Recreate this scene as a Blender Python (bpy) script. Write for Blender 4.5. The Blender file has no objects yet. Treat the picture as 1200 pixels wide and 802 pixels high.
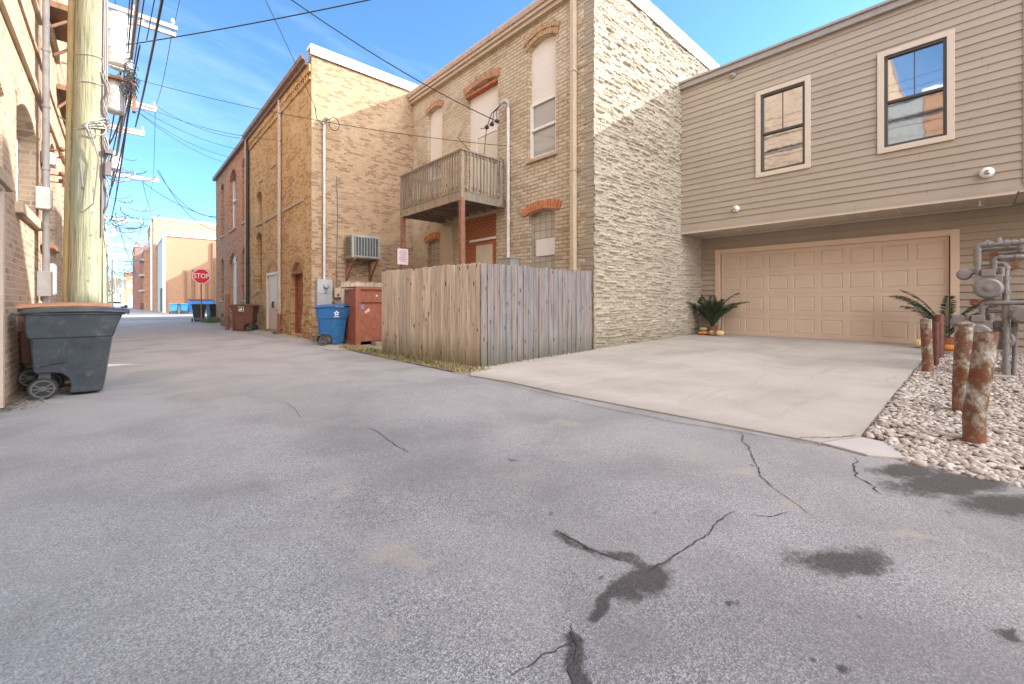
import bpy, math, random
import numpy as np
from mathutils import Matrix, Vector
random.seed(7); rng = np.random.default_rng(11)
S = bpy.context.scene
col = S.collection
PI = math.pi

# ------------------------------------------------------------------ camera
YAW = math.radians(42.6)
FX, FY = math.sin(YAW), math.cos(YAW)
CH = 1.15
def P(px, py, X=None, Y=None, Z=None):
    """a point of the place seen at photo coordinates, on the plane X=, Y= or Z="""
    u = (px-600)/500.0; v = (355-py)/500.0
    rx = FX+u*FY; ry = FY-u*FX
    if X is not None: t = X/rx
    elif Y is not None: t = Y/ry
    else: t = (Z-CH)/v
    return Vector((rx*t, ry*t, CH+v*t))
cam = bpy.data.cameras.new('camera'); co = bpy.data.objects.new('camera', cam); col.objects.link(co)
co.location = (0, 0, CH); co.rotation_euler = (PI/2, 0, -YAW)
cam.sensor_width = 36; cam.lens = 15; cam.shift_y = -46/1200; cam.clip_end = 3000; cam.clip_start = 0.05
S.camera = co

# ------------------------------------------------------------------ mesh builder
WM = {}
class MB:
    def __init__(s): s.v = []; s.f = []; s.m = []; s.r = []; s.cm = 0; s.cr = 0.5
    def add(s, vs, fs):
        b = len(s.v); s.v.extend([tuple(p) for p in vs])
        for f in fs: s.f.append(tuple(b+i for i in f)); s.m.append(s.cm); s.r.append(s.cr)
        return s
    def quad(s, a, b, c, d): return s.add([a, b, c, d], [(0, 1, 2, 3)])
    def box(s, x0, x1, y0, y1, z0, z1):
        return s.add([(x0,y0,z0),(x1,y0,z0),(x1,y1,z0),(x0,y1,z0),(x0,y0,z1),(x1,y0,z1),(x1,y1,z1),(x0,y1,z1)],
              [(3,2,1,0),(4,5,6,7),(0,1,5,4),(1,2,6,5),(2,3,7,6),(3,0,4,7)])
    def obox(s, c, size, M=None):
        hx, hy, hz = size[0]/2, size[1]/2, size[2]/2
        vs = [Vector((x,y,z)) for z in (-hz,hz) for x,y in ((-hx,-hy),(hx,-hy),(hx,hy),(-hx,hy))]
        if M is not None: vs = [M @ p for p in vs]
        return s.add([p+Vector(c) for p in vs], [(3,2,1,0),(4,5,6,7),(0,1,5,4),(1,2,6,5),(2,3,7,6),(3,0,4,7)])
    def bar(s, a, b, w, h):
        a = Vector(a); b = Vector(b); d = (b-a); L = d.length; d.normalize()
        up = Vector((0,0,1)) if abs(d.z) < .95 else Vector((0,1,0))
        sx = d.cross(up).normalized(); sz = sx.cross(d)
        vs = []
        for p in (a, b):
            for i, j in ((-1,-1),(1,-1),(1,1),(-1,1)): vs.append(p+sx*(i*w/2)+sz*(j*h/2))
        return s.add(vs, [(3,2,1,0),(4,5,6,7),(0,1,5,4),(1,2,6,5),(2,3,7,6),(3,0,4,7)])
    def tube(s, pts, r, n=10, cap=True):
        pts = [Vector(p) for p in pts]; N = len(pts)
        rs = r if isinstance(r, (list, tuple)) else [r]*N
        rings = []; prev = None
        for i, p in enumerate(pts):
            d = (pts[min(i+1,N-1)]-pts[max(i-1,0)]).normalized()
            if prev is None:
                up = Vector((0,0,1)) if abs(d.z) < .9 else Vector((1,0,0))
                a = d.cross(up).normalized()
            else:
                a = (prev-d*prev.dot(d))
                a = a.normalized() if a.length > 1e-6 else d.orthogonal().normalized()
            prev = a; b = d.cross(a)
            rings.append([p+(a*math.cos(2*PI*k/n)+b*math.sin(2*PI*k/n))*rs[i] for k in range(n)])
        vs = [q for ri in rings for q in ri]; fs = []
        for i in range(N-1):
            for k in range(n):
                k2 = (k+1) % n
                fs.append((i*n+k, i*n+k2, (i+1)*n+k2, (i+1)*n+k))
        if cap:
            fs.append(tuple(range(n))[::-1]); fs.append(tuple((N-1)*n+k for k in range(n)))
        return s.add(vs, fs)
    def lathe(s, prof, c=(0,0,0), n=20, M=None, ribs=0, ribd=0.0):
        vs = []; fs = []
        for r, z in prof:
            for k in range(n):
                a = 2*PI*k/n; rr = r*(1-ribd*(abs(math.cos(a*ribs/2))**6)) if ribs else r
                p = Vector((rr*math.cos(a), rr*math.sin(a), z))
                if M is not None: p = M @ p
                vs.append(p+Vector(c))
        for i in range(len(prof)-1):
            for k in range(n):
                k2 = (k+1) % n; fs.append((i*n+k, i*n+k2, (i+1)*n+k2, (i+1)*n+k))
        fs.append(tuple(range(n))[::-1]); fs.append(tuple((len(prof)-1)*n+k for k in range(n)))
        return s.add(vs, fs)
    def prism(s, poly, o, ax, az, n, d):
        """polygon in (ax,az) plane at o, extruded d along n"""
        o = Vector(o); ax = Vector(ax); az = Vector(az); n = Vector(n); k = len(poly)
        A = [o+ax*p[0]+az*p[1] for p in poly]; B = [q+n*d for q in A]
        fs = [tuple(range(k)), tuple(range(2*k-1, k-1, -1))]
        for i in range(k):
            j = (i+1) % k; fs.append((i, i+k, j+k, j))
        return s.add(A+B, fs)
    def build(s, name, mat, parent=None, smooth=False, bevel=0, local=False, fix=True, seg=2):
        me = bpy.data.meshes.new(name)
        vs = s.v
        if parent is not None and not local:
            W = WM.get(parent.name, Matrix()).inverted(); vs = [W @ Vector(p) for p in vs]
        me.from_pydata([tuple(p) for p in vs], [], s.f)
        mats = mat if isinstance(mat, (list, tuple)) else [mat]
        for m in mats: me.materials.append(m)
        if len(mats) > 1: me.polygons.foreach_set('material_index', s.m)
        at = me.attributes.new('rnd', 'FLOAT', 'FACE'); at.data.foreach_set('value', s.r)
        if fix:
            import bmesh
            bm = bmesh.new(); bm.from_mesh(me); bmesh.ops.recalc_face_normals(bm, faces=bm.faces); bm.to_mesh(me); bm.free()
        if smooth:
            me.polygons.foreach_set('use_smooth', [True]*len(me.polygons))
            try: me.set_sharp_from_angle(angle=math.radians(38))
            except Exception: pass
        me.update()
        o = bpy.data.objects.new(name, me); col.objects.link(o)
        if parent is not None: o.parent = parent; WM[o.name] = WM.get(parent.name, Matrix())
        if bevel:
            b = o.modifiers.new('bevel', 'BEVEL'); b.width = bevel; b.segments = seg; b.limit_method = 'ANGLE'; b.angle_limit = math.radians(35)
        return o
def tag(o, label=None, cat=None, group=None, kind=None):
    if label: o['label'] = label
    if cat: o['category'] = cat
    if group: o['group'] = group
    if kind: o['kind'] = kind
    return o
def thing(name, loc, label, cat, group=None, rz=0):
    o = bpy.data.objects.new(name, None); col.objects.link(o)
    o.location = loc; o.rotation_euler = (0, 0, rz); o.empty_display_size = .1
    WM[o.name] = Matrix.Translation(Vector(loc)) @ Matrix.Rotation(rz, 4, 'Z')
    return tag(o, label, cat, group)
def copy_tree(o, loc, rz, label, group=None):
    def rec(a, par):
        c = a.copy(); col.objects.link(c)
        if par is not None: c.parent = par
        for ch in [x for x in bpy.data.objects if x.parent == a]: rec(ch, c)
        return c
    r = rec(o, None); r.location = loc; r.rotation_euler = (0, 0, rz); r['label'] = label
    if group: r['group'] = group
    return r

# ------------------------------------------------------------------ materials
class NT:
    def __init__(s, m):
        s.t = m.node_tree; s.t.nodes.clear()
    def n(s, typ, **kw):
        nd = s.t.nodes.new(typ)
        for k, v in kw.items():
            if k == 'inp':
                for kk, vv in v.items():
                    sock = nd.inputs[kk]
                    if isinstance(vv, bpy.types.NodeSocket): s.t.links.new(vv, sock)
                    else:
                        if isinstance(vv, (tuple, list)) and len(vv) == 3 and sock.type == 'RGBA': vv = (*vv, 1)
                        sock.default_value = vv
            else: setattr(nd, k, v)
        return nd
    def math(s, op, a, b=0.0, c=None, clamp=False):
        i = {0: a, 1: b}
        if c is not None: i[2] = c
        return s.n('ShaderNodeMath', operation=op, use_clamp=clamp, inp=i).outputs[0]
    def mix(s, f, a, b, mode='MIX'):
        nd = s.n('ShaderNodeMix', data_type='RGBA', blend_type=mode, inp={'Factor': f})
        for nm, v in (('A', a), ('B', b)):
            sock = [q for q in nd.inputs if q.name == nm and q.type == 'RGBA'][0]
            if isinstance(v, bpy.types.NodeSocket): s.t.links.new(v, sock)
            else: sock.default_value = (*v[:3], 1)
        return [q for q in nd.outputs if q.type == 'RGBA'][0]
    def noise(s, vec, scale, detail=4, rough=.55, dist=0):
        return s.n('ShaderNodeTexNoise', inp={'Vector': vec, 'Scale': scale, 'Detail': detail, 'Roughness': rough, 'Distortion': dist}).outputs['Fac']
    def ramp(s, f, pts):
        nd = s.n('ShaderNodeValToRGB', inp={'Fac': f}); cr = nd.color_ramp
        while len(cr.elements) < len(pts): cr.elements.new(.5)
        for e, (p, c) in zip(cr.elements, pts):
            e.position = p; e.color = (*(c if isinstance(c, (tuple, list)) else (c, c, c)), 1)
        return nd.outputs['Color']
    def rng(s, f, a, b, c=0, d=1):
        return s.n('ShaderNodeMapRange', inp={'Value': f, 'From Min': a, 'From Max': b, 'To Min': c, 'To Max': d}).outputs[0]
    def pos(s): return s.n('ShaderNodeNewGeometry').outputs['Position']
    def obj(s): return s.n('ShaderNodeTexCoord').outputs['Object']
    def scale(s, v, sc):
        return s.n('ShaderNodeMapping', inp={'Vector': v, 'Scale': sc}).outputs[0]
    def xyz(s, v): return s.n('ShaderNodeSeparateXYZ', inp={0: v}).outputs
    def comb(s, x, y, z): return s.n('ShaderNodeCombineXYZ', inp={0: x, 1: y, 2: z}).outputs[0]
    def bump(s, h, strength, dist=.01, normal=None):
        i = {'Height': h, 'Strength': strength, 'Distance': dist}
        if normal is not None: i['Normal'] = normal
        return s.n('ShaderNodeBump', inp=i).outputs[0]
    def out(s, color, rough=.8, normal=None, metal=0, spec=.5, **kw):
        i = {'Base Color': color, 'Roughness': rough, 'Metallic': metal, 'Specular IOR Level': spec}
        if normal is not None: i['Normal'] = normal
        i.update(kw)
        b = s.n('ShaderNodeBsdfPrincipled', inp=i)
        s.n('ShaderNodeOutputMaterial', inp={'Surface': b.outputs[0]})
def mat(name):
    m = bpy.data.materials.new(name); m.use_nodes = True
    return m, NT(m)
def plain(name, c, rough=.6, metal=0, var=.15, scale=6, bump=.1, dirt=None, spec=.4):
    m, t = mat(name); p = t.pos()
    n1 = t.noise(p, scale, 6, .6); n2 = t.noise(p, scale*12, 4, .6)
    f = t.math('ADD', t.math('MULTIPLY', n1, .7), t.math('MULTIPLY', n2, .3))
    dk = tuple(x*(1-var*1.6) for x in c); lt = tuple(min(1, x*(1+var)) for x in c)
    cc = t.ramp(f, [(.3, dk), (.5, c), (.7, lt)])
    if dirt:
        d = t.rng(t.noise(p, scale*.8, 8, .7, .6), .52, .7)
        cc = t.mix(t.math('MULTIPLY', d, dirt[1]), cc, dirt[0])
    t.out(cc, rough, t.bump(n2, bump, .004), metal, spec)
    return m
def brick(name, c1, c2, mortar, pale=None, palef=0., dark=None, darkf=0., bw=.215, rh=.075, ms=.011, bumpd=.012, stain=(.25,.2,.15), stainf=.25, offs=0, msm=.1, bias=0.):
    m, t = mat(name); p = t.pos(); x, y, z = t.xyz(p)
    h = t.math('ADD', t.math('ADD', x, y), offs)
    w = t.noise(p, 9, 3); w2 = t.math('MULTIPLY', t.math('SUBTRACT', w, .5), .016)
    v = t.comb(t.math('ADD', h, w2), t.math('ADD', z, t.math('MULTIPLY', w2, .6)), 0)
    b = t.n('ShaderNodeTexBrick', offset=.5, inp={'Vector': v, 'Color1': c1, 'Color2': c2, 'Mortar': mortar, 'Scale': 1.0,
            'Mortar Size': ms, 'Mortar Smooth': msm, 'Bias': bias, 'Brick Width': bw, 'Row Height': rh})
    # cells: per-brick random for odd dark / pale bricks
    row = t.math('FLOOR', t.math('DIVIDE', t.math('ADD', z, t.math('MULTIPLY', w2, .6)), rh))
    shift = t.math('MULTIPLY', t.math('SUBTRACT', 1.0, t.math('FLOORED_MODULO', row, 2.0)), .5)
    cx = t.math('FLOOR', t.math('ADD', t.math('DIVIDE', t.math('ADD', h, w2), bw), shift))
    wn = t.n('ShaderNodeTexWhiteNoise', noise_dimensions='2D', inp={'Vector': t.comb(cx, row, 0)}).outputs['Value']
    notm = t.math('SUBTRACT', 1.0, b.outputs['Fac'])
    c = b.outputs['Color']
    fine = t.noise(p, 60, 4, .7)
    c = t.mix(t.rng(fine, .3, .75, .0, .35), c, tuple(k*.55 for k in c1))
    if dark:
        big = t.noise(p, .9, 4, .6)
        thr = t.math('GREATER_THAN', t.math('ADD', wn, t.math('MULTIPLY', t.math('SUBTRACT', big, .5), 1.2)), 1-darkf)
        c = t.mix(t.math('MULTIPLY', t.math('MULTIPLY', thr, notm), .6), c, dark)
    if pale:
        pf = t.rng(t.noise(p, .7, 8, .72, .5), .62-palef*.35, .75-palef*.25, 0, .85)
        c = t.mix(pf, c, pale)
    sf = t.rng(t.noise(t.scale(p, (1, 1, .35)), .8, 7, .65, .3), .5, .8, 0, stainf)
    c = t.mix(sf, c, stain)
    hgt = t.math('ADD', t.math('MULTIPLY', notm, .7), t.math('ADD', t.math('MULTIPLY', fine, .45), t.math('MULTIPLY', wn, .3)))
    t.out(c, .9, t.bump(hgt, 1.0, bumpd*1.35), 0, .15)
    return m
def wood(name, base, grey, gf, stain=None, grain=1.0):
    m, t = mat(name); p = t.pos(); x, y, z = t.xyz(p)
    r = t.n('ShaderNodeAttribute', attribute_name='rnd').outputs['Fac']
    off = t.math('MULTIPLY', r, 37.0)
    v = t.comb(t.math('ADD', t.math('MULTIPLY', t.math('ADD', x, y), 30), off), off, t.math('MULTIPLY', z, 1.6))
    g = t.noise(v, 1.0*grain, 6, .6, .4)
    kn = t.n('ShaderNodeTexVoronoi', feature='F1', inp={'Vector': t.comb(t.math('ADD', t.math('MULTIPLY', t.math('ADD', x, y), 7), off), off, t.math('MULTIPLY', z, 3.2)), 'Scale': 1.0}).outputs['Distance']
    c = t.ramp(g, [(.3, tuple(k*.38 for k in base)), (.48, base), (.72, tuple(min(1, k*1.3) for k in base))])
    c = t.mix(t.math('MULTIPLY', t.rng(t.math('ADD', t.noise(t.scale(p, (5, 5, .8)), 1, 5), t.math('MULTIPLY', t.math('SUBTRACT', r, .5), .5)), .3, .75), gf, clamp=True), c, t.mix(t.rng(g, .3, .6), tuple(k*.5 for k in grey), grey))
    c = t.mix(t.math('MULTIPLY', t.rng(r, 0, 1), .35), c, tuple(k*.7 for k in base))
    c = t.mix(t.rng(kn, .09, .17, .85, 0), c, (.07, .045, .03))
    if stain:
        zz = t.rng(t.math('ADD', z, t.math('MULTIPLY', t.noise(t.scale(p, (6, 6, 1)), 1, 4), -.6)), -.3, .25, .75, 0)
        c = t.mix(zz, c, stain)
    t.out(c, .9, t.bump(g, .6, .006), 0, .15)
    return m
M = {}
M['brick_tan'] = brick('brick_tan', (.70,.46,.21), (.60,.37,.16), (.46,.36,.24), pale=(.66,.50,.32), palef=.3, dark=(.26,.12,.055), darkf=.3, stain=(.33,.15,.08), stainf=.4)
M['brick_tan_side'] = brick('brick_tan_side', (.54,.375,.22), (.45,.285,.165), (.40,.315,.235), pale=(.52,.40,.27), palef=.3, dark=(.17,.09,.065), darkf=.33, stain=(.38,.19,.13), stainf=.55, rh=.07, bw=.2)
M['brick_red'] = brick('brick_red', (.70,.32,.165), (.56,.25,.13), (.46,.30,.20), dark=(.20,.10,.08), darkf=.2, pale=(.54,.36,.26), palef=.15, stain=(.34,.17,.11), stainf=.3)
M['brick_infill'] = brick('brick_infill', (.42,.12,.045), (.35,.10,.04), (.40,.25,.17), stainf=.1)
M['brick_cream'] = brick('brick_cream', (.70,.57,.40), (.60,.475,.32), (.46,.37,.27), pale=(.74,.63,.50), palef=.45, dark=(.36,.25,.16), darkf=.12, rh=.095, bw=.27, ms=.014, bumpd=.04, stain=(.58,.44,.29), stainf=.4, msm=.6)
M['brick_left'] = brick('brick_left', (.53,.40,.29), (.45,.30,.21), (.60,.49,.38), pale=(.54,.42,.29), palef=.25, dark=(.27,.17,.13), darkf=.28, stain=(.38,.22,.16), stainf=.3, bw=.225, rh=.078, ms=.010)
M['brick_far'] = brick('brick_far', (.50,.32,.19), (.43,.26,.16), (.42,.32,.24), stainf=.3, dark=(.2,.12,.09), darkf=.1)
M['brick_pink'] = brick('brick_pink', (.40,.19,.16), (.33,.15,.12), (.36,.26,.22), stainf=.2)
M['brick_orange'] = brick('brick_orange', (.50,.27,.165), (.42,.22,.13), (.4,.28,.2), stainf=.2)
M['lintel'] = plain('red_lintel', (.40,.13,.06), .85, var=.5, scale=14, bump=.5)
M['arch'] = plain('arch_brick', (.42,.22,.13), .9, var=.45, scale=10, bump=.5, dirt=((.5,.36,.22),.6))
M['arch_orange'] = plain('arch_orange', (.50,.19,.08), .9, var=.4, scale=10, bump=.5, dirt=((.5,.36,.22),.4))
M['arch_tan'] = plain('arch_tan', (.42,.27,.15), .9, var=.3, scale=10, bump=.5)
M['stone_trim'] = plain('stone_trim', (.46,.36,.26), .85, var=.2)
M['coping_white'] = plain('coping_white', (.78,.76,.72), .45, var=.05, bump=.03)
M['coping_tan'] = plain('coping_tan', (.40,.31,.23), .5, var=.08, bump=.03)
M['coping_grey'] = plain('coping_grey', (.33,.30,.27), .5, var=.1, bump=.03)
M['gutter_brown'] = plain('gutter_brown', (.22,.13,.09), .5, var=.15, dirt=((.3,.2,.13),.6))
M['metal_tan'] = plain('metal_tan', (.50,.40,.29), .45, var=.08, bump=.03, dirt=((.35,.26,.18),.35))
M['metal_pink'] = plain('metal_pink', (.52,.41,.35), .45, var=.1, bump=.03, dirt=((.35,.2,.13),.3))
M['metal_dark'] = plain('metal_dark', (.05,.045,.045), .5, var=.2)
M['white_paint'] = plain('white_paint', (.74,.70,.64), .5, var=.05, scale=3, bump=.05, dirt=((.5,.44,.37),.4))
M['white_plastic'] = plain('white_plastic', (.80,.79,.77), .35, var=.03, bump=.01)
M['door_cream'] = plain('door_cream', (.62,.56,.46), .5, var=.06, scale=3, dirt=((.45,.36,.27),.4))
M['red_paint'] = plain('red_paint', (.29,.095,.055), .65, var=.2, scale=7, bump=.15, dirt=((.38,.2,.14),.4))
M['rust'] = plain('rust_paint', (.27,.125,.08), .75, var=.3, scale=14, bump=.4)
M['conduit'] = plain('conduit', (.62,.58,.55), .5, .0, var=.1, bump=.04, dirt=((.3,.2,.14),.4))
M['grey_metal'] = plain('grey_metal', (.42,.43,.44), .45, .2, var=.08, bump=.03)
M['ac_grey'] = plain('ac_grey', (.36,.36,.33), .5, .1, var=.1, dirt=((.25,.17,.11),.4))
M['ac_dark'] = plain('ac_dark', (.07,.08,.09), .6, var=.2)
M['pipe_grey'] = plain('pipe_grey', (.24,.23,.22), .4, .1, var=.12, scale=5, bump=.02, dirt=((.20,.13,.09),.25))
M['roof'] = plain('roofing', (.12,.115,.11), .9)
M['concrete'] = plain('concrete_block', (.42,.38,.33), .9, var=.15, bump=.3)
M['rubber'] = plain('rubber', (.03,.03,.03), .8, var=.2)
M['wheel_grey'] = plain('wheel_grey', (.11,.11,.115), .5, var=.2)
M['cable'] = plain('cable_black', (.025,.025,.03), .5, var=.1)
M['cable_grey'] = plain('cable_grey', (.16,.14,.15), .5, var=.1)
M['wood_arm'] = plain('crossarm_wood', (.50,.42,.37), .8, var=.2, scale=9, bump=.3)
M['insulator'] = plain('insulator', (.55,.55,.57), .25, var=.05)
M['transformer'] = plain('transformer', (.62,.62,.62), .4, .1, var=.05, dirt=((.4,.35,.3),.3))
M['fire_escape'] = plain('fire_escape', (.24,.13,.08), .7, var=.3, scale=12)
M['sign_red'] = plain('sign_red', (.75,.012,.02), .35, var=.05, bump=0)
M['sign_white'] = plain('sign_white', (.82,.82,.82), .35, var=.03, bump=0)
M['sign_pink'] = plain('sign_pink', (.70,.60,.64), .5, var=.05, bump=0)
M['sign_ink'] = plain('sign_ink', (.45,.08,.10), .6, var=.1, bump=0)
M['soffit'] = plain('soffit', (.50,.41,.33), .7, var=.05, bump=.03)
M['bin_grey'] = plain('bin_grey', (.05,.06,.073), .38, var=.25, scale=6, bump=.15, dirt=((.17,.18,.19),.5))
M['bin_brown'] = plain('bin_brown', (.15,.065,.045), .5, var=.2, scale=5, bump=.1, dirt=((.22,.13,.10),.3))
M['lid_orange'] = plain('lid_orange', (.44,.22,.13), .6, var=.2, scale=5, bump=.1)
M['bin_blue'] = plain('bin_blue', (.015,.11,.29), .42, var=.2, scale=5, bump=.1, dirt=((.10,.26,.40),.35))
M['bin_lightblue'] = plain('bin_lightblue', (.08,.38,.60), .5, var=.1)
M['dumpster_blue'] = plain('dumpster_blue', (.02,.17,.50), .5, var=.15)
M['bin_black'] = plain('bin_black', (.035,.04,.05), .5, var=.15)
M['pumpkin'] = plain('pumpkin', (.60,.22,.045), .5, var=.12, scale=12)
M['pumpkin_cream'] = plain('pumpkin_cream', (.68,.50,.26), .5, var=.1, scale=12)
M['pumpkin_green'] = plain('gourd_pale', (.42,.36,.26), .5, var=.25, scale=14)
M['terracotta'] = plain('terracotta', (.30,.11,.06), .8, var=.2)
M['stem'] = plain('stem', (.12,.12,.05), .8)
M['palm'] = plain('palm_leaf', (.05,.08,.04), .5, var=.35, scale=18, bump=.1)
M['dry_grass'] = plain('dry_grass', (.30,.24,.11), .9, var=.35, scale=5)
M['weed'] = plain('weed', (.13,.17,.06), .8, var=.4, scale=6)
M['bark'] = plain('bark', (.22,.16,.12), .9, var=.2)
M['car_white'] = plain('car_white', (.75,.76,.78), .2, var=.02, bump=0)
M['siding'] = plain('siding', (.35,.29,.22), .65, var=.04, scale=2.2, bump=.08)
m, t = mat('siding_board'); p = t.pos(); x, y, z = t.xyz(p)
rr_ = t.n('ShaderNodeAttribute', attribute_name='rnd').outputs['Fac']
c = t.mix(rr_, (.37,.305,.235), (.41,.345,.27))
c = t.mix(t.rng(t.noise(t.comb(t.math('MULTIPLY', y, 1.2), z, t.math('MULTIPLY', z, .4)), 1.1, 6, .65, .5), .48, .75, 0, .3), c, (.29,.235,.175))
cell = t.math('FLOOR', t.math('DIVIDE', z, .158)); wj = t.n('ShaderNodeTexWhiteNoise', noise_dimensions='1D', inp={'W': cell}).outputs['Value']
jt = t.math('ABSOLUTE', t.math('SUBTRACT', t.math('FRACT', t.math('ADD', t.math('DIVIDE', y, 3.66), wj)), .5)); c = t.mix(t.rng(jt, .0004, .0012, .55, 0), c, (.10,.08,.06))
c = t.mix(t.rng(t.noise(t.comb(t.math('MULTIPLY', y, 9), t.math('MULTIPLY', y, 3), t.math('MULTIPLY', z, .7)), 1, 4), .6, .8, 0, .25), c, (.42,.36,.28))
t.out(c, .7, t.bump(t.noise(t.scale(p, (8, 3, 60)), 1, 4), .15, .004), 0, .3); M['siding'] = m
M['siding_trim'] = plain('siding_trim', (.60,.51,.41), .6, var=.04, bump=.04)
M['garage_door'] = plain('garage_door', (.60,.465,.355), .5, var=.04, scale=1.5, bump=.03)
M['garage_trim'] = plain('garage_trim', (.66,.50,.37), .55, var=.04, scale=1.5, bump=.03)
M['win_dark'] = plain('window_sash', (.07,.065,.055), .4, var=.1, bump=0)
M['fence_tan'] = wood('fence_tan', (.60,.495,.39), (.49,.43,.37), .75, stain=(.13,.11,.05))
M['fence_grey'] = wood('fence_grey', (.24,.205,.19), (.315,.31,.325), .85, stain=(.08,.085,.05))
M['deck_wood'] = wood('deck_wood', (.34,.265,.20), (.27,.24,.20), .7)
M['stoop_wood'] = wood('stoop_wood', (.32,.22,.15), (.30,.25,.2), .5)
def glass(name, base=(.02,.022,.025), ior=2.6):
    m, t = mat(name); n = t.noise(t.pos(), 1.3, 3)
    t.out(base, .03, t.bump(n, .03, .05), 0, .5, IOR=ior)
    return m
M['glass'] = glass('window_glass', ior=4.2); M['glass_pale'] = glass('pale_glass', (.30,.30,.30), 1.8); M['glass_blue'] = glass('blue_glass', (.20,.24,.30), 1.8)
# siding boards painted white
def clap(name, c, pitch=.1):
    m, t = mat(name); p = t.pos(); z = t.xyz(p)[2]
    f = t.math('FRACT', t.math('DIVIDE', z, pitch))
    g = t.rng(f, .0, .12, .62, 1)
    n = t.noise(p, 4, 5)
    c2 = t.mix(t.rng(n, .3, .7, 0, .25), c, tuple(k*.8 for k in c))
    t.out(t.mix(t.rng(f, 0, .06, .7, 0), c2, tuple(k*.55 for k in c)), .6, t.bump(f, .6, .012), 0, .3)
    return m
M['clap_white'] = clap('white_clapboard', (.72,.66,.60), .115)
# glass block
m, t = mat('glass_block'); p = t.pos(); x, y, z = t.xyz(p)
b = t.n('ShaderNodeTexBrick', offset=0, inp={'Vector': t.comb(t.math('ADD', x, y), z, 0), 'Color1': (.46,.42,.35), 'Color2': (.38,.34,.28), 'Mortar': (.22,.18,.14), 'Scale': 1.0, 'Mortar Size': .008, 'Brick Width': .2, 'Row Height': .2})
t.out(b.outputs['Color'], .15, t.bump(t.math('ADD', b.outputs['Fac'], t.noise(p, 14, 2)), .5, .01), 0, .5); M['glass_block'] = m
# stucco / relief stone (painted rough limestone)
m, t = mat('painted_stone'); p = t.pos()
r = t.n('ShaderNodeAttribute', attribute_name='stone').outputs['Fac']
c = t.mix(r, (.36,.31,.24), (.48,.425,.34))
c = t.mix(t.rng(t.noise(p, 22, 5, .7), .45, .72, 0, .6), c, (.24,.205,.155))
c = t.mix(t.rng(t.noise(p, .5, 4, .6), .5, .75, 0, .35), c, (.36,.29,.21))
c = t.mix(t.rng(t.math('SUBTRACT', t.xyz(p)[2], t.math('MULTIPLY', t.noise(t.scale(p, (2, 2, 1)), 1.2, 4), .7)), -.2, .35, .55, 0), c, (.20,.17,.12))
t.out(c, .9, t.bump(t.noise(p, 45, 5, .75), .6, .012), 0, .2); M['stone'] = m
# utility pole
def polemat(name, ca, cb):
    m, t = mat(name); p = t.pos()
    g = t.noise(t.scale(p, (9, 9, .8)), 1.5, 7, .65, .5); g2 = t.noise(t.scale(p, (40, 40, 2)), 1, 5, .6)
    c = t.ramp(g, [(.3, tuple(k*.75 for k in ca)), (.5, ca), (.72, cb)])
    c = t.mix(t.rng(g2, .56, .66, 0, .75), c, (.14,.125,.07))
    c = t.mix(t.rng(t.noise(p, 1.4, 4), .5, .7, 0, .35), c, (.36,.33,.22))
    t.out(c, .85, t.bump(t.math('ADD', g, g2), .9, .02), 0, .1)
    return m
M['pole'] = polemat('treated_pole', (.27,.275,.195), (.37,.375,.28)); M['pole_guard'] = polemat('pole_guard', (.33,.25,.13), (.38,.30,.18))
# bollard
m, t = mat('rusty_bollard'); p = t.obj()
n1 = t.noise(p, 5.5, 8, .68, .6); n2 = t.noise(p, 38, 5, .7)
oi = t.n('ShaderNodeObjectInfo').outputs['Random']
nn = t.noise(t.n('ShaderNodeVectorMath', operation='ADD', inp={0: t.scale(p, (1, 1, .8)), 1: t.comb(t.math('MULTIPLY', oi, 30), 0, 0)}).outputs[0], 8, 10, .74, .25)
c = t.ramp(nn, [(.34, (.06,.04,.03)), (.42, (.22,.085,.035)), (.48, (.17,.105,.07)), (.53, (.31,.255,.19)), (.58, (.37,.34,.29)), (.63, (.55,.55,.53))])
c = t.mix(t.rng(n2, .45, .7, 0, .5), c, (.12,.06,.035))
zz = t.rng(t.xyz(p)[2], .04, .22, .8, 0)
c = t.mix(t.math('MULTIPLY', zz, t.rng(n2, .35, .6, .4, 1)), c, (.26,.10,.045))
t.out(c, .75, t.bump(t.math('ADD', n1, n2), .6, .006), .1, .3); M['bollard'] = m
m, t = mat('brown_bollard'); p = t.obj()
t.out(t.ramp(t.noise(p, 7, 6), [(.3, (.10,.04,.03)), (.6, (.19,.075,.05)), (.75, (.26,.14,.1))]), .6, t.bump(t.noise(p, 30), .3, .004), .1); M['bollard_brown'] = m
# pebbles
m, t = mat('river_pebble'); p = t.pos()
r = t.n('ShaderNodeAttribute', attribute_name='rnd').outputs['Fac']
c = t.ramp(r, [(0, (.26,.22,.19)), (.2, (.38,.31,.265)), (.45, (.46,.40,.345)), (.7, (.53,.48,.43)), (.88, (.63,.60,.56)), (1, (.34,.26,.21))])
c = t.mix(t.rng(t.noise(p, 60, 4), .4, .7, 0, .35), c, (.38,.32,.27))
t.out(c, .75, t.bump(t.noise(p, 120, 3), .25, .003), 0, .3); M['pebble'] = m
m, t = mat('pebble_bed'); p = t.pos()
v = t.n('ShaderNodeTexVoronoi', inp={'Vector': p, 'Scale': 22.0})
c = t.mix(t.rng(v.outputs['Distance'], .2, .7, 0, 1), (.42,.37,.32), (.07,.06,.05))
t.out(c, .9, t.bump(t.math('MULTIPLY', v.outputs['Distance'], -1), 1, .03)); M['pebble_bed'] = m
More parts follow.
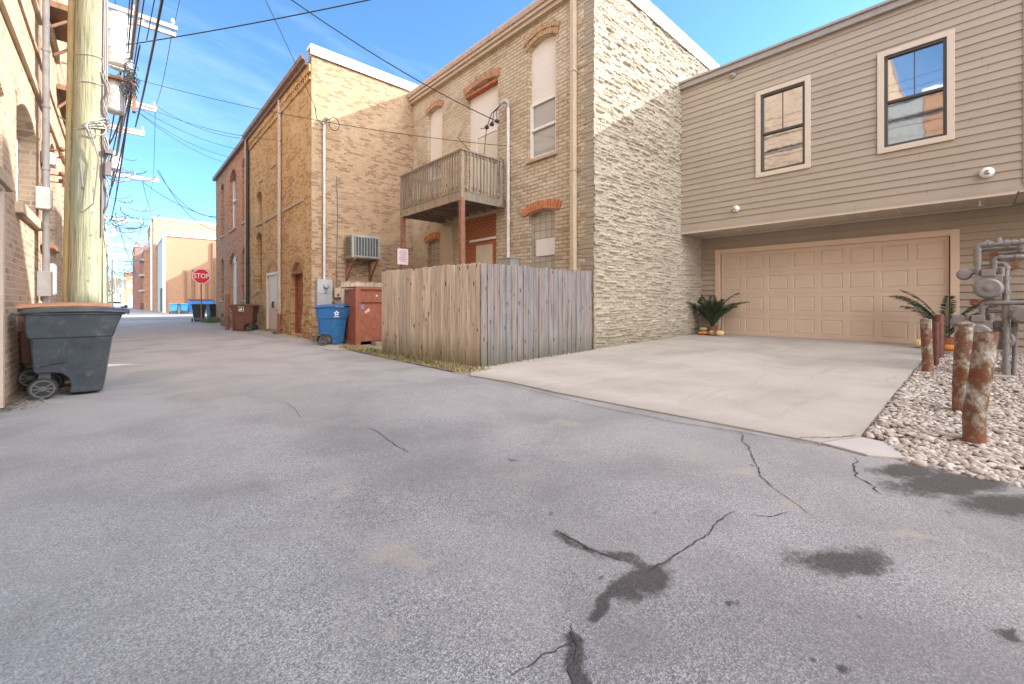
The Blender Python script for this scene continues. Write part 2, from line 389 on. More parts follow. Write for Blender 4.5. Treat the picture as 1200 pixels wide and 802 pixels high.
# asphalt
m, t = mat('asphalt'); p = t.pos(); x, y, z = t.xyz(p)
st = t.n('ShaderNodeAttribute', attribute_name='stain').outputs['Fac']
pl = t.n('ShaderNodeAttribute', attribute_name='pale').outputs['Fac']
big = t.noise(p, .35, 5, .6); mid = t.noise(p, 1.8, 6, .62); grain = t.noise(p, 95, 3, .7)
vo = t.n('ShaderNodeTexVoronoi', inp={'Vector': p, 'Scale': 250.0}); vr = t.n('ShaderNodeSeparateColor', inp={0: vo.outputs['Color']}).outputs[0]
vo2 = t.n('ShaderNodeTexVoronoi', inp={'Vector': p, 'Scale': 125.0}); vr2 = t.n('ShaderNodeSeparateColor', inp={0: vo2.outputs['Color']}).outputs[1]
c = t.ramp(vr, [(0, (.06,.062,.072)), (.3, (.19,.195,.218)), (.65, (.285,.29,.312)), (1, (.58,.58,.59))])
fl = t.noise(p, 330, 2, .6); c = t.mix(t.rng(fl, .52, .68, 0, .5), c, (.07,.07,.08))
c = t.mix(t.rng(vr2, .90, .96, 0, .35), c, (.46,.45,.44))
c = t.mix(t.rng(vr2, .05, .1, .6, 0), c, (.05,.05,.06))
c = t.mix(t.rng(big, .38, .65, 0, .3), c, (.30,.285,.27))
c = t.mix(t.rng(mid, .46, .66, 0, .45), c, (.13,.13,.145))
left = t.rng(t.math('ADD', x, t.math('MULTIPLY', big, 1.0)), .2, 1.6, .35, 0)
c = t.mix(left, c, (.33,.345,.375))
trk = t.rng(t.math('ABSOLUTE', t.math('SUBTRACT', t.math('ADD', x, t.math('MULTIPLY', t.noise(t.scale(p, (1, .3, 1)), 1.2, 3), .9)), 2.1)), .1, .8, .35, 0)
c = t.mix(trk, c, (.15,.145,.15))
# towards the right-hand edge a rosier, smoother old surface; the wheel tracks are browner
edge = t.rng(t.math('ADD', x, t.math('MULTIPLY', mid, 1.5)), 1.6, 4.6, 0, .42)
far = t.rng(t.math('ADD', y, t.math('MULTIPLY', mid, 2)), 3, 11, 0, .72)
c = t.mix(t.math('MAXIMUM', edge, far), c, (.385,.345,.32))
pat = t.noise(p, .9, 3, .5, .6); c = t.mix(t.rng(pat, .5, .62, 0, .28), c, (.15,.148,.155)); c = t.mix(t.rng(pat, .36, .46, .25, 0), c, (.36,.35,.345))
tan = t.rng(t.math('ADD', pl, t.math('MULTIPLY', t.math('SUBTRACT', mid, .5), .5)), .35, .75, 0, .62)
c = t.mix(tan, c, (.38,.33,.27))
nz = t.math('ADD', t.math('MULTIPLY', t.noise(p, 30, 5, .75), .55), t.math('MULTIPLY', t.noise(p, 5, 5, .7), .45))
dk = t.rng(t.math('ADD', st, t.math('MULTIPLY', t.math('SUBTRACT', nz, .5), 1.6)), .38, .72, 0, .85)
c = t.mix(t.math('MULTIPLY', dk, 1.02), c, t.mix(1.0, c, (.20,.175,.16), 'MULTIPLY'))
sp = t.n('ShaderNodeTexVoronoi', inp={'Vector': p, 'Scale': 5.5, 'Randomness': 1.0}).outputs['Distance']
spr = t.math('MULTIPLY', t.rng(t.math('ADD', sp, t.math('MULTIPLY', nz, .05)), .045, .06, 1, 0), t.rng(t.noise(p, 1.1, 2), .5, .56))
c = t.mix(t.math('MULTIPLY', spr, .75), c, (.03,.03,.035))
hh = t.math('ADD', t.math('ADD', t.math('MULTIPLY', vo.outputs['Distance'], -.9), t.math('MULTIPLY', vr, .5)), grain)
hh = t.math('SUBTRACT', hh, t.math('MULTIPLY', dk, .5))
t.out(c, t.rng(dk, 0, 1, .85, .6), t.bump(hh, .4, .004), 0, .35); M['asphalt'] = m
# concrete drive
m, t = mat('drive_concrete'); p = t.pos(); x, y, z = t.xyz(p)
n1 = t.noise(p, .8, 6, .6, .3); n2 = t.noise(p, 40, 5, .7)
c = t.ramp(n1, [(.3, (.36,.325,.29)), (.5, (.44,.40,.355)), (.7, (.50,.46,.41))])
c = t.mix(t.rng(n2, .45, .75, 0, .3), c, (.28,.25,.22))
c = t.mix(t.rng(t.noise(t.scale(p, (.5, 3, 1)), 1.2, 5, .6, .8), .55, .72, 0, .35), c, (.27,.235,.20))
c = t.mix(t.rng(t.math('ADD', x, t.math('MULTIPLY', t.noise(p, 6, 5, .7), .5)), 4.25, 4.75, .55, 0), c, (.25,.225,.20)); c = t.mix(t.rng(t.noise(p, 3.2, 7, .72), .60, .74, 0, .4), c, (.24,.215,.19))
jx = t.math('ABSOLUTE', t.math('SUBTRACT', t.math('ADD', x, t.math('MULTIPLY', t.noise(p, 2), .12)), 8.9)); 

t.out(c, .85, t.bump(n2, .25, .004), 0, .3); M['drive'] = m

# ------------------------------------------------------------------ walls with openings
ZV = Vector((0, 0, 1))
def wall_holes(mb, o, a, n, s0, s1, z0, z1, holes, depth=.2):
    """front skin in plane through o spanned by a (horizontal) and z, outward n; holes (sa,sb,za,zb,rise)"""
    o = Vector(o); a = Vector(a); n = Vector(n)
    pt = lambda s, z, d=0: o+a*s+ZV*z-n*d
    ss = sorted({s0, s1, *[h[0] for h in holes], *[h[1] for h in holes]}); zs = sorted({z0, z1, *[h[2] for h in holes], *[h[3] for h in holes]})
    for i in range(len(ss)-1):
        for j in range(len(zs)-1):
            cs, cz = (ss[i]+ss[i+1])/2, (zs[j]+zs[j+1])/2
            if any(h[0] < cs < h[1] and h[2] < cz < h[3] for h in holes): continue
            mb.quad(pt(ss[i], zs[j]), pt(ss[i+1], zs[j]), pt(ss[i+1], zs[j+1]), pt(ss[i], zs[j+1]))
    for h in holes:
        sa, sb, za, zb, rise = h; w = sb-sa; N = 12
        arc = [(sa+w*k/N, zb-rise*(1-math.sin(PI*k/N)) if rise else zb) for k in range(N+1)]
        if rise:   # segmental arc
            R = (w*w/4+rise*rise)/(2*rise); c0 = zb-R
            arc = [(sa+w*k/N, c0+math.sqrt(max(0, R*R-(w*k/N-w/2)**2))) for k in range(N+1)]
            for k in range(N):
                (p, q), (r_, s_) = arc[k], arc[k+1]
                mb.quad(pt(p, q), pt(r_, s_), pt(r_, zb), pt(p, zb))
        for k in range(N):
            (p, q), (r_, s_) = arc[k], arc[k+1]
            mb.quad(pt(p, q), pt(p, q, depth), pt(r_, s_, depth), pt(r_, s_))
        mb.quad(pt(sa, za), pt(sa, za, depth), pt(sa, zb-rise, depth), pt(sa, zb-rise))
        mb.quad(pt(sb, za), pt(sb, za, depth), pt(sb, zb-rise, depth), pt(sb, zb-rise))
        mb.quad(pt(sa, za), pt(sb, za), pt(sb, za, depth), pt(sa, za, depth))
def fbox(mb, o, a, n, s0, s1, z0, z1, d0, d1):
    """box in facade coordinates; d = outward distance"""
    o = Vector(o); a = Vector(a); n = Vector(n)
    vs = [o+a*s+n*d+ZV*z for z in (z0, z1) for s, d in ((s0,d0),(s1,d0),(s1,d1),(s0,d1))]
    mb.add(vs, [(3,2,1,0),(4,5,6,7),(0,1,5,4),(1,2,6,5),(2,3,7,6),(3,0,4,7)])
def arch(parent, m, *a, **k):
    mb = MB(); arch_band(mb, *a, **k); return mb.build('arch', m, parent)
def arch_band(mb, o, a, n, sa, sb, zb, rise, th=.2, proud=.02, jitter=0, over=.0):
    """row of brick ends round the head of an opening"""
    o = Vector(o); a = Vector(a); n = Vector(n); sa -= over; sb += over
    w = sb-sa; rise = max(rise, .01); R = (w*w/4+rise*rise)/(2*rise); c0 = zb-R; A = math.asin(min(1, w/2/R))
    N = max(6, int(2*A*R/.078))
    for k in range(N):
        t0 = -A+2*A*(k+.06)/N; t1 = -A+2*A*(k+.94)/N
        e = random.uniform(-jitter, jitter); pr = proud+random.uniform(0, jitter*.5)
        mb.cr = random.random()
        q = [(R, t0), (R, t1), (R+th+e, t1), (R+th+e, t0)]
        poly = [((sa+sb)/2+r*math.sin(t_), c0+r*math.cos(t_)) for r, t_ in q]
        mb.prism(poly, o-n*.03, a, ZV, n, pr+.03)
def window(parent, o, a, n, s0, s1, z0, z1, depth, frame, pane, fw=.06, split=None, muntin=0, kind='window'):
    f = MB()
    for (p, q, r, s) in ((s0, s0+fw, z0, z1), (s1-fw, s1, z0, z1), (s0+fw, s1-fw, z1-fw, z1), (s0+fw, s1-fw, z0, z0+fw)):
        fbox(f, o, a, n, p, q, r, s, -depth-.03, -depth+.04)
    if split is not None: fbox(f, o, a, n, s0+fw, s1-fw, split-fw*.45, split+fw*.45, -depth-.02, -depth+.05)
    if muntin: fbox(f, o, a, n, (s0+s1)/2-.009, (s0+s1)/2+.009, (split if split else z0)+fw*.5, z1-fw, -depth-.012, -depth+.004)
    fo = f.build(kind, frame, parent, bevel=.004)
    g = MB(); fbox(g, o, a, n, s0+fw*.8, s1-fw*.8, z0+fw*.8, z1-fw*.8, -depth-.026, -depth-.014)
    g.build('pane', pane, fo)
    return fo
def rest_of_building(mb, x0, x1, y0, y1, z1, skip=(), z0=-.3):
    if 'w' not in skip: mb.quad((x0,y0,z0),(x0,y1,z0),(x0,y1,z1),(x0,y0,z1))
    if 'e' not in skip: mb.quad((x1,y0,z0),(x1,y1,z0),(x1,y1,z1),(x1,y0,z1))
    if 's' not in skip: mb.quad((x0,y0,z0),(x1,y0,z0),(x1,y0,z1),(x0,y0,z1))
    if 'n' not in skip: mb.quad((x0,y1,z0),(x1,y1,z0),(x1,y1,z1),(x0,y1,z1))
def pipe_part(name, pts, r, m, parent, collars=(), n=12):
    b = MB(); b.tube(pts, r, n)
    for c in collars: b.tube([(c[0], c[1], c[2]-.02), (c[0], c[1], c[2]+.02)], r*1.3, n)
    return b.build(name, m, parent, smooth=True)

# ------------------------------------------------------------------ ground
def grid_sheet(name, xs, ys, zf, m, kind='structure', attrs=None, label=None):
    xs = np.array(xs); ys = np.array(ys); X, Y = np.meshgrid(xs, ys); Z = zf(X, Y)
    nx, ny = len(xs), len(ys)
    V = np.stack([X, Y, Z], -1).reshape(-1, 3)
    i, j = np.meshgrid(np.arange(nx-1), np.arange(ny-1)); k = (j*nx+i).ravel()
    F = np.stack([k, k+1, k+1+nx, k+nx], -1)
    me = bpy.data.meshes.new(name); me.vertices.add(len(V)); me.vertices.foreach_set('co', V.ravel())
    me.loops.add(F.size); me.loops.foreach_set('vertex_index', F.ravel().astype(np.int32))
    me.polygons.add(len(F)); me.polygons.foreach_set('loop_start', np.arange(0, F.size, 4, dtype=np.int32))
    me.polygons.foreach_set('use_smooth', np.ones(len(F), dtype=bool))
    me.update(calc_edges=True); me.materials.append(m)
    for nm, fn in (attrs or {}).items():
        at = me.attributes.new(nm, 'FLOAT', 'POINT'); at.data.foreach_set('value', fn(X, Y).ravel().astype(np.float32))
    o = bpy.data.objects.new(name, me); col.objects.link(o); o['kind'] = kind
    if label: o['label'] = label
    return o
def G(px, py): v = P(px, py, Z=0); return v.x, v.y
def seg_d(X, Y, a, b):
    ax, ay = a; bx, by = b; dx, dy = bx-ax, by-ay; L = dx*dx+dy*dy
    t_ = np.clip(((X-ax)*dx+(Y-ay)*dy)/L, 0, 1)
    return np.hypot(X-ax-t_*dx, Y-ay-t_*dy), t_
lines = []   # (list of photo points, half width start, end, strength)
lines.append(([(668, 742), (672, 802), (676, 860)], .022, .022, .95))
lines.append(([(650, 622), (700, 646), (745, 664)], .02, .04, .7))
lines.append(([(696, 720), (730, 695), (760, 672)], .02, .05, .85))
lines.append(([(760, 672), (800, 650)], .03, .01, .7))
cracks = [([(600, 795), (618, 784), (640, 770), (655, 762), (668, 748)], .010), ([(668, 735), (670, 760), (674, 785), (676, 820)], .016),
          ([(868, 508), (874, 520), (884, 540), (893, 562), (905, 571)], .008), ([(760, 672), (790, 655), (815, 638), (832, 625), (850, 606), (862, 600)], .006),
          ([(1004, 537), (1003, 548), (1012, 562), (1030, 580)], .010), ([(893, 562), (930, 590), (960, 612)], .003), ([(925, 600), (915, 603), (900, 606), (880, 604)], .005),
          ([(430, 500), (445, 508), (455, 515), (480, 530)], .006), ([(555, 437), (610, 455), (700, 478), (790, 496), (880, 510), (960, 523), (1015, 530)], .008),
          ([(650, 622), (680, 638), (700, 646), (735, 660)], .006), ([(330, 470), (345, 478), (352, 490)], .004)]
blobs = [(766, 684, 32, 22, 1.0), (735, 700, 24, 14, .9), (720, 652, 34, 8, .8), (985, 655, 66, 17, .95), (960, 645, 40, 10, .5), (1110, 566, 75, 19, 1.0), (1060, 552, 40, 10, 1.0), (1180, 592, 60, 15, .95),
         (862, 706, 9, 4, .95), (600, 540, 10, 3, .6), (640, 600, 8, 3, .6), (790, 705, 5, 3, .8), (560, 700, 6, 3, .6), (870, 755, 5, 3, .8), (1130, 700, 6, 3, .7), (1010, 720, 5, 3, .7), (935, 772, 12, 5, .9), (985, 792, 16, 8, .9), (1190, 745, 16, 14, .8), (1090, 620, 60, 10, .35), (773, 600, 6, 3, .8), (705, 682, 8, 4, .8), (880, 545, 5, 3, .7), (1110, 600, 30, 6, .4)]
def warp(X, Y, a=1.0):
    return (X+a*(.05*np.sin(9*Y+2*np.sin(5*X))+.03*np.sin(23*X+17*Y)+.014*np.sin(51*Y-33*X)), Y+a*(.05*np.sin(8*X+2*np.sin(6*Y))+.03*np.sin(21*Y-15*X)+.014*np.sin(47*X+29*Y)))
def stain(X, Y):
    X, Y = warp(X, Y, .45)
    R = np.zeros_like(X)
    for pts, w0, w1, s in lines:
        g = [G(*q) for q in pts]
        for k in range(len(g)-1):
            d, t_ = seg_d(X, Y, g[k], g[k+1])
            w = w0+(w1-w0)*(k+t_)/(len(g)-1)
            R = np.maximum(R, s*np.clip(1.35-d/(w*1.6), 0, 1))
    for px, py, rx, ry, s in blobs:
        c = G(px, py); e1 = G(px+rx, py); e2 = G(px, py+ry)
        a1, b1 = e1[0]-c[0], e1[1]-c[1]; a2, b2 = e2[0]-c[0], e2[1]-c[1]; det = a1*b2-a2*b1
        U = ((X-c[0])*b2-(Y-c[1])*a2)/det; V_ = (a1*(Y-c[1])-b1*(X-c[0]))/det
        R = np.maximum(R, s*np.clip(1.25-np.hypot(U, V_)*.8, 0, 1))
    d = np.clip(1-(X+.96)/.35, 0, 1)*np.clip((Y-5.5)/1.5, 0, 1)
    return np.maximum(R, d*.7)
pales = [(480, 650, 60, 28, .6), (445, 740, 22, 14, .6), (870, 552, 40, 9, .8), (905, 560, 24, 6, .8), (1075, 628, 50, 9, .8), (930, 585, 30, 6, .7), (660, 497, 26, 6, .6), (400, 570, 26, 10, .6), (590, 620, 50, 14, .4), (830, 660, 34, 10, .35), (320, 520, 60, 20, .4), (240, 460, 60, 20, .5), (600, 560, 60, 10, .4), (790, 530, 60, 8, .5)]
def pale(X, Y):
    X, Y = warp(X, Y, 1.3)
    R = np.zeros_like(X)
    for px, py, rx, ry, s in pales:
        c = G(px, py); e1 = G(px+rx, py); e2 = G(px, py+ry)
        a1, b1 = e1[0]-c[0], e1[1]-c[1]; a2, b2 = e2[0]-c[0], e2[1]-c[1]; det = a1*b2-a2*b1
        U = ((X-c[0])*b2-(Y-c[1])*a2)/det; V_ = (a1*(Y-c[1])-b1*(X-c[0]))/det
        R = np.maximum(R, s*np.clip(1.3-np.hypot(U, V_), 0, 1))
    return R
def und(X, Y): return .004*np.sin(X*1.7+Y*.6)+.004*np.sin(Y*1.1-X*.4+1)
xs = np.concatenate([[-600,-200,-60,-20,-8,-3], np.arange(-1.2, 4.6, .022), [5,6,8,12,20,40,90,250,600]])
ys = np.concatenate([[-300,-60,-20,-8,-3], np.arange(-.9, 4.6, .022), np.arange(4.6, 12, .08), np.arange(12, 30, .8), [34,40,50,60,75,90,120,200,400,900]])
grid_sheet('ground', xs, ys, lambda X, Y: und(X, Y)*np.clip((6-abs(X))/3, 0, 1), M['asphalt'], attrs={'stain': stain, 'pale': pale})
cm = plain('crack_dark', (.06,.056,.055), .9, var=.4, scale=40)
def strip(pts, w, z, name='pavement_crack'):
    b = MB(); P_ = []
    for k in range(len(pts)-1):
        a_, c_ = Vector(pts[k]), Vector(pts[k+1]); n_ = max(2, int((c_-a_).length/.02))
        for i in range(n_): P_.append(a_.lerp(c_, i/n_))
    P_.append(Vector(pts[-1])); off = 0; L_ = []; R_ = []
    for k, p in enumerate(P_):
        d = (P_[min(k+1, len(P_)-1)]-P_[max(k-1, 0)]).normalized(); sd = Vector((-d.y, d.x)); off = off*.8+random.gauss(0, w*.7)
        e = min(1, (k+1)/6, (len(P_)-k)/6); ww = .5*w*random.uniform(.3, 1.25)*e+.0006
        zz = z(p.x, p.y); q = p+sd*off; L_.append((*(q-sd*ww), zz)); R_.append((*(q+sd*ww), zz))
    n_ = len(P_); b.add(L_+R_, [(k, k+1, n_+k+1, n_+k) for k in range(n_-1)])
    o = b.build(name, cm, fix=False); o['kind'] = 'structure'; return o
for pts, w_ in cracks: strip([G(*q) for q in pts], w_, lambda x, y: float(und(x, y))+.004)
# driveway
def drz(X): return .02+np.clip((X-4.15)/9.2, 0, 1.05)*.19
dr = MB(); pts_e = [(4.02,5.35),(4.12,4.5),(4.06,3.6),(4.10,2.62),(4.14,1.75),(4.16,.86)]
edge = [(4.40,5.78)]+pts_e
N = 14
def side_y(k): return None
rows = []
ysd = [5.84, 5.35, 4.5, 3.6, 2.62, 1.75, .86, .66]
xe = [4.42, 4.03, 4.12, 4.07, 4.10, 4.14, 4.17, 4.62]
for y, x0 in zip(ysd, xe):
    rows.append([(x0+(13.45-x0)*k/N, y, float(drz(x0+(13.45-x0)*k/N))) for k in range(N+1)])
vs = [p for r_ in rows for p in r_]; W_ = N+1
fs = [(i*W_+k, i*W_+k+1, (i+1)*W_+k+1, (i+1)*W_+k) for i in range(len(rows)-1) for k in range(N)]
b0 = len(vs)
ring = [i*W_ for i in range(len(rows))]+[(len(rows)-1)*W_+k for k in range(1, W_)]
vs += [(vs[i][0]-.01, vs[i][1], -.05) for i in ring]
for q in range(len(ring)-1): fs.append((ring[q], ring[q+1], b0+q+1, b0+q))
dr.add(vs, fs); o = dr.build('driveway', M['drive'], smooth=True); o['kind'] = 'structure'
pc = MB(); pc.prism([(4.18,.845),(4.60,.655),(4.58,.50),(4.22,.33),(4.10,.55)], (0,0,-.03), (1,0,0), (0,1,0), (0,0,1), .052)
o = pc.build('concrete_patch', plain('patch_concrete', (.46,.43,.40), .8, var=.08, scale=3), bevel=.008); o['kind'] = 'structure'
for pts, w_ in (([(4.13,1.0),(4.3,.9),(4.42,.78),(4.62,.70)], .010), ([(8.9,.7),(8.95,2.2),(8.85,3.6),(8.92,5.7)], .004), ([(5.6,5.3),(5.9,4.3),(6.4,3.9)], .003)): strip(pts, w_, lambda x, y: float(drz(x))+.004, 'concrete_crack')
# gravel bed under the pebbles and the strip of earth beside the fence
gz = lambda X, Y: -.02+.035*np.clip((X-4.2)/.8, 0, 1)+np.clip((X-4.15)/9.2, 0, 1)*.10+.012*np.sin(X*3)*np.sin(Y*4)
grid_sheet('gravel_bed', np.linspace(4.2, 13.42, 50), np.linspace(-3.2, .64, 24), gz, M['pebble_bed'])
ez = lambda X, Y: .012+.02*np.clip((X-4.1)/.4, 0, 1)+.006*np.sin(X*19)*np.sin(Y*13)
grid_sheet('earth_strip', np.linspace(4.06, 7.9, 50), np.linspace(5.88, 13.84, 90), ez, plain('dry_earth', (.26,.22,.17), .95, var=.35, scale=14, bump=.6))
grid_sheet('alley_margin', np.linspace(3.72, 4.36, 8), np.linspace(10.3, 33, 60), lambda X, Y: .008+.02*(X-3.72)+.004*np.sin(Y*9), plain('margin_concrete', (.36,.32,.28), .9, var=.2, scale=5, bump=.3))
grid_sheet('street', np.linspace(-80, 80, 30), np.linspace(37, 45, 5), lambda X, Y: .012+X*0, plain('street_asphalt', (.22,.21,.205), .9, var=.1))

# pebbles as one stuff object (nobody could count them)
def pebbles(name, n, region, zf, smin, smax, near):
    import bmesh
    bases = []
    for sub in (1, 2):
        bm = bmesh.new(); bmesh.ops.create_icosphere(bm, subdivisions=sub, radius=1)
        bases.append((np.array([v.co[:] for v in bm.verts]), np.array([[v.index for v in f.verts] for f in bm.faces]))); bm.free()
    V = []; F = []; R = []; off = 0
    for k in range(n):
        x, y = region(); s = random.uniform(smin, smax)*(1 if random.random() < .85 else 1.35)
        bv, bf = bases[1 if x < near else 0]
        sc = np.array([s*random.uniform(.8, 1.35), s*random.uniform(.65, 1), s*random.uniform(.4, .7)])
        v = bv*sc+np.sin(bv[:, [1, 2, 0]]*3+k)*s*.09
        Rm = np.array((Matrix.Rotation(random.uniform(0, 6.28), 3, 'Z') @ Matrix.Rotation(random.gauss(0, .35), 3, 'X')))
        v = v @ Rm.T+np.array([x, y, zf(x, y)+random.uniform(.0, .03)])
        V.append(v); F.append(bf+off); off += len(v); R.append(np.full(len(bf), random.random()))
    V = np.concatenate(V); F = np.concatenate(F); R = np.concatenate(R)
    me = bpy.data.meshes.new(name); me.vertices.add(len(V)); me.vertices.foreach_set('co', V.ravel())
    me.loops.add(F.size); me.loops.foreach_set('vertex_index', F.ravel().astype(np.int32))
    me.polygons.add(len(F)); me.polygons.foreach_set('loop_start', np.arange(0, F.size, 3, dtype=np.int32))
    me.polygons.foreach_set('use_smooth', np.ones(len(F), dtype=bool)); me.update(calc_edges=True)
    me.materials.append(M['pebble']); at = me.attributes.new('rnd', 'FLOAT', 'FACE'); at.data.foreach_set('value', R.astype(np.float32))
    o = bpy.data.objects.new(name, me); col.objects.link(o); return o
def reg():
    while True:
        x = 4.16+9.2*random.random()**1.25; y = random.uniform(-1.6, .63)
        if y < -.12*x+.15-.25: 
            if random.random() < .6: continue
        if x < 4.62 and y > .36+ (x-4.2)*.35: continue
        return x, y
o = pebbles('pebbles', 17500, reg, lambda x, y: float(gz(x, y)), .014, .031, 7.0)
tag(o, 'bed of smooth pale river pebbles beside the driveway', 'gravel', kind='stuff')
def reg2():
    t_ = random.random(); return 4.45+3.3*t_+random.gauss(0, .03), 5.79-abs(random.gauss(0, .05))+.02
o = pebbles('loose_stones', 420, reg2, lambda x, y: float(drz(x)) - .012, .008, .02, 6)
tag(o, 'line of loose small stones at the foot of the grey fence', 'gravel', kind='stuff')
# tufts
def tufts(name, n, region, h, m, label, cat):
    b = MB()
    for k in range(n):
        x, y = region(); a = random.uniform(0, 6.28); hh = h*random.uniform(.4, 1.2); w = .004+.004*random.random()
        l = Vector((math.cos(a)*hh*random.uniform(.2, 1.1), math.sin(a)*hh*random.uniform(.2, 1.1), hh)); s = Vector((-math.sin(a), math.cos(a), 0))*w
        o_ = Vector((x, y, .02)); b.add([o_-s, o_+s, o_+l*.6+s*.6-ZV*.0, o_+l*.6-s*.6, o_+l*.95-ZV*hh*.1], [(0,1,2,3),(3,2,4)])
    return tag(b.build(name, m, fix=False), label, cat, kind='stuff')
def rg():
    while True:
        y = random.uniform(5.5, 10.9); x = random.uniform(4.08, 4.62) 
        fx = 4.57-(y-5.8)/3.23*.24
        if 5.8 < y < 9.05 and x > fx-.01: continue
        return x-.04*abs(random.gauss(0, 1)), y
tufts('dry_grass', 2600, rg, .07, M['dry_grass'], 'strip of short dry grass along the tan fence', 'grass')
def rg3(): 
    y = random.choice([6.9, 7.6, 8.3, 8.8, 9.4, 12.9, 17.3, 21.9, 24.5]) + random.gauss(0, .15)
    return (4.3 - abs(random.gauss(0, .05)) - (.1 if y > 13 else 0)), y
tufts('green_weeds', 900, rg3, .11, M['weed'], 'sparse green weeds at the foot of the fence and walls', 'weeds')

# ------------------------------------------------------------------ right-hand siding building (garage)
GB = thing('garage_building', (13.4, 2.5, 0), 'taupe clapboard building with an overhanging upper storey above a wide garage door', 'building')
NX = Vector((-1, 0, 0)); AY = Vector((0, 1, 0))
def lap_siding(mb, o, a, n, s0, s1, z0, z1, holes, pitch=.158, lip=.012):
    o = Vector(o); a = Vector(a); n = Vector(n); k = 0
    cuts = {z0, z1}
    z = z0
    while z < z1: cuts.add(round(z, 5)); z += pitch
    for h in holes: cuts.add(h[2]); cuts.add(h[3])
    cs = sorted(c for c in cuts if z0 <= c <= z1)
    for i in range(len(cs)-1):
        za, zb = cs[i], cs[i+1]; zm = (za+zb)/2; base = z0+math.floor((zm-z0)/pitch)*pitch
        da = lip*(1-(za-base)/pitch)*1.7-.009; db = lip*(1-(zb-base)/pitch)*1.7-.009
        iv = [(s0, s1)]
        for h in holes:
            if h[2] < zm < h[3]:
                nv = []
                for p, q in iv:
                    if h[1] <= p or h[0] >= q: nv.append((p, q)); continue
                    if h[0] > p: nv.append((p, h[0]))
                    if h[1] < q: nv.append((h[1], q))
                iv = nv
        for p, q in iv:
            mb.cr = (math.sin(base*91.7)*43.3) % 1
            mb.quad(o+a*p+n*da+ZV*za, o+a*q+n*da+ZV*za, o+a*q+n*db+ZV*zb, o+a*p+n*db+ZV*zb)
            if abs(za-base) < 1e-4: mb.quad(o+a*p-n*.01+ZV*za, o+a*q-n*.01+ZV*za, o+a*q+n*da+ZV*za, o+a*p+n*da+ZV*za)
OU = (12.05, 0, 0); OL = (13.4, 0, 0)
wins = [(2.76, 3.72, 4.46, 6.44), (.39, 1.33, 4.46, 6.41)]
w = MB(); lap_siding(w, OU, AY, NX, -.58, 5.83, 3.27, 7.36, [(h[0]-.11, h[1]+.11, h[2]-.11, h[3]+.11) for h in wins])
w.quad((12.075,-.5,3.2),(24,-.5,3.2),(24,-.5,7.5),(12.075,-.5,7.5)); w.quad((24,-.5,-.2),(24,5.83,-.2),(24,5.83,7.5),(24,-.5,7.5))
o = w.build('upper_wall', M['siding'], GB, fix=False)
w = MB(); lap_siding(w, OL, AY, NX, -.5, 5.83, .12, 3.2, [(.3, 5.33, .0, 2.70)], lip=.022)
w.build('lower_wall', M['siding'], GB, fix=False)
w = MB(); fbox(w, OU, AY, NX, -.58, 5.83, 3.19, 3.27, -.01, .020); fbox(w, OU, AY, NX, -.66, -.58, 3.19, 7.3, -.01, .022)
w.build('skirt_board', M['siding'], GB, bevel=.003)
w = MB(); w.box(12.03, 13.42, -.52, 5.82, 3.16, 3.19); w.build('soffit', M['soffit'], GB)
w = MB()
for y in (-.1, 1.15, 2.45, 3.75, 5.0): w.box(12.05, 13.39, y-.014, y+.014, 3.145, 3.16)
w.box(12.03, 12.09, -.5, 5.82, 3.14, 3.16); w.box(13.32, 13.39, -.5, 5.82, 3.135, 3.16)
w.build('batten', M['siding_trim'], GB)
w = MB(); w.box(11.95, 12.06, -.6, 5.80, 7.33, 7.47); w.box(11.90, 12.1, -.6, 5.80, 7.47, 7.53)
w.build('fascia', M['coping_grey'], GB, bevel=.006)
w = MB(); w.box(12.0, 24, -.6, 5.83, 7.45, 7.53); w.build('roof', M['roof'], GB)
for h in wins:
    s0, s1, z0, z1 = h
    tr = MB(); e = .11
    for q in ((s0-e, s0, z0-e, z1+e), (s1, s1+e, z0-e, z1+e), (s0, s1, z1, z1+e), (s0, s1, z0-e, z0)):
        fbox(tr, OU, AY, NX, *q, -.02, .042)
    tr.build('window_trim', M['siding_trim'], GB, bevel=.004)
    window(GB, OU, AY, NX, s0, s1, z0, z1, .03, M['win_dark'], M['glass'], fw=.055, split=(z0+z1)/2-.02, muntin=1)
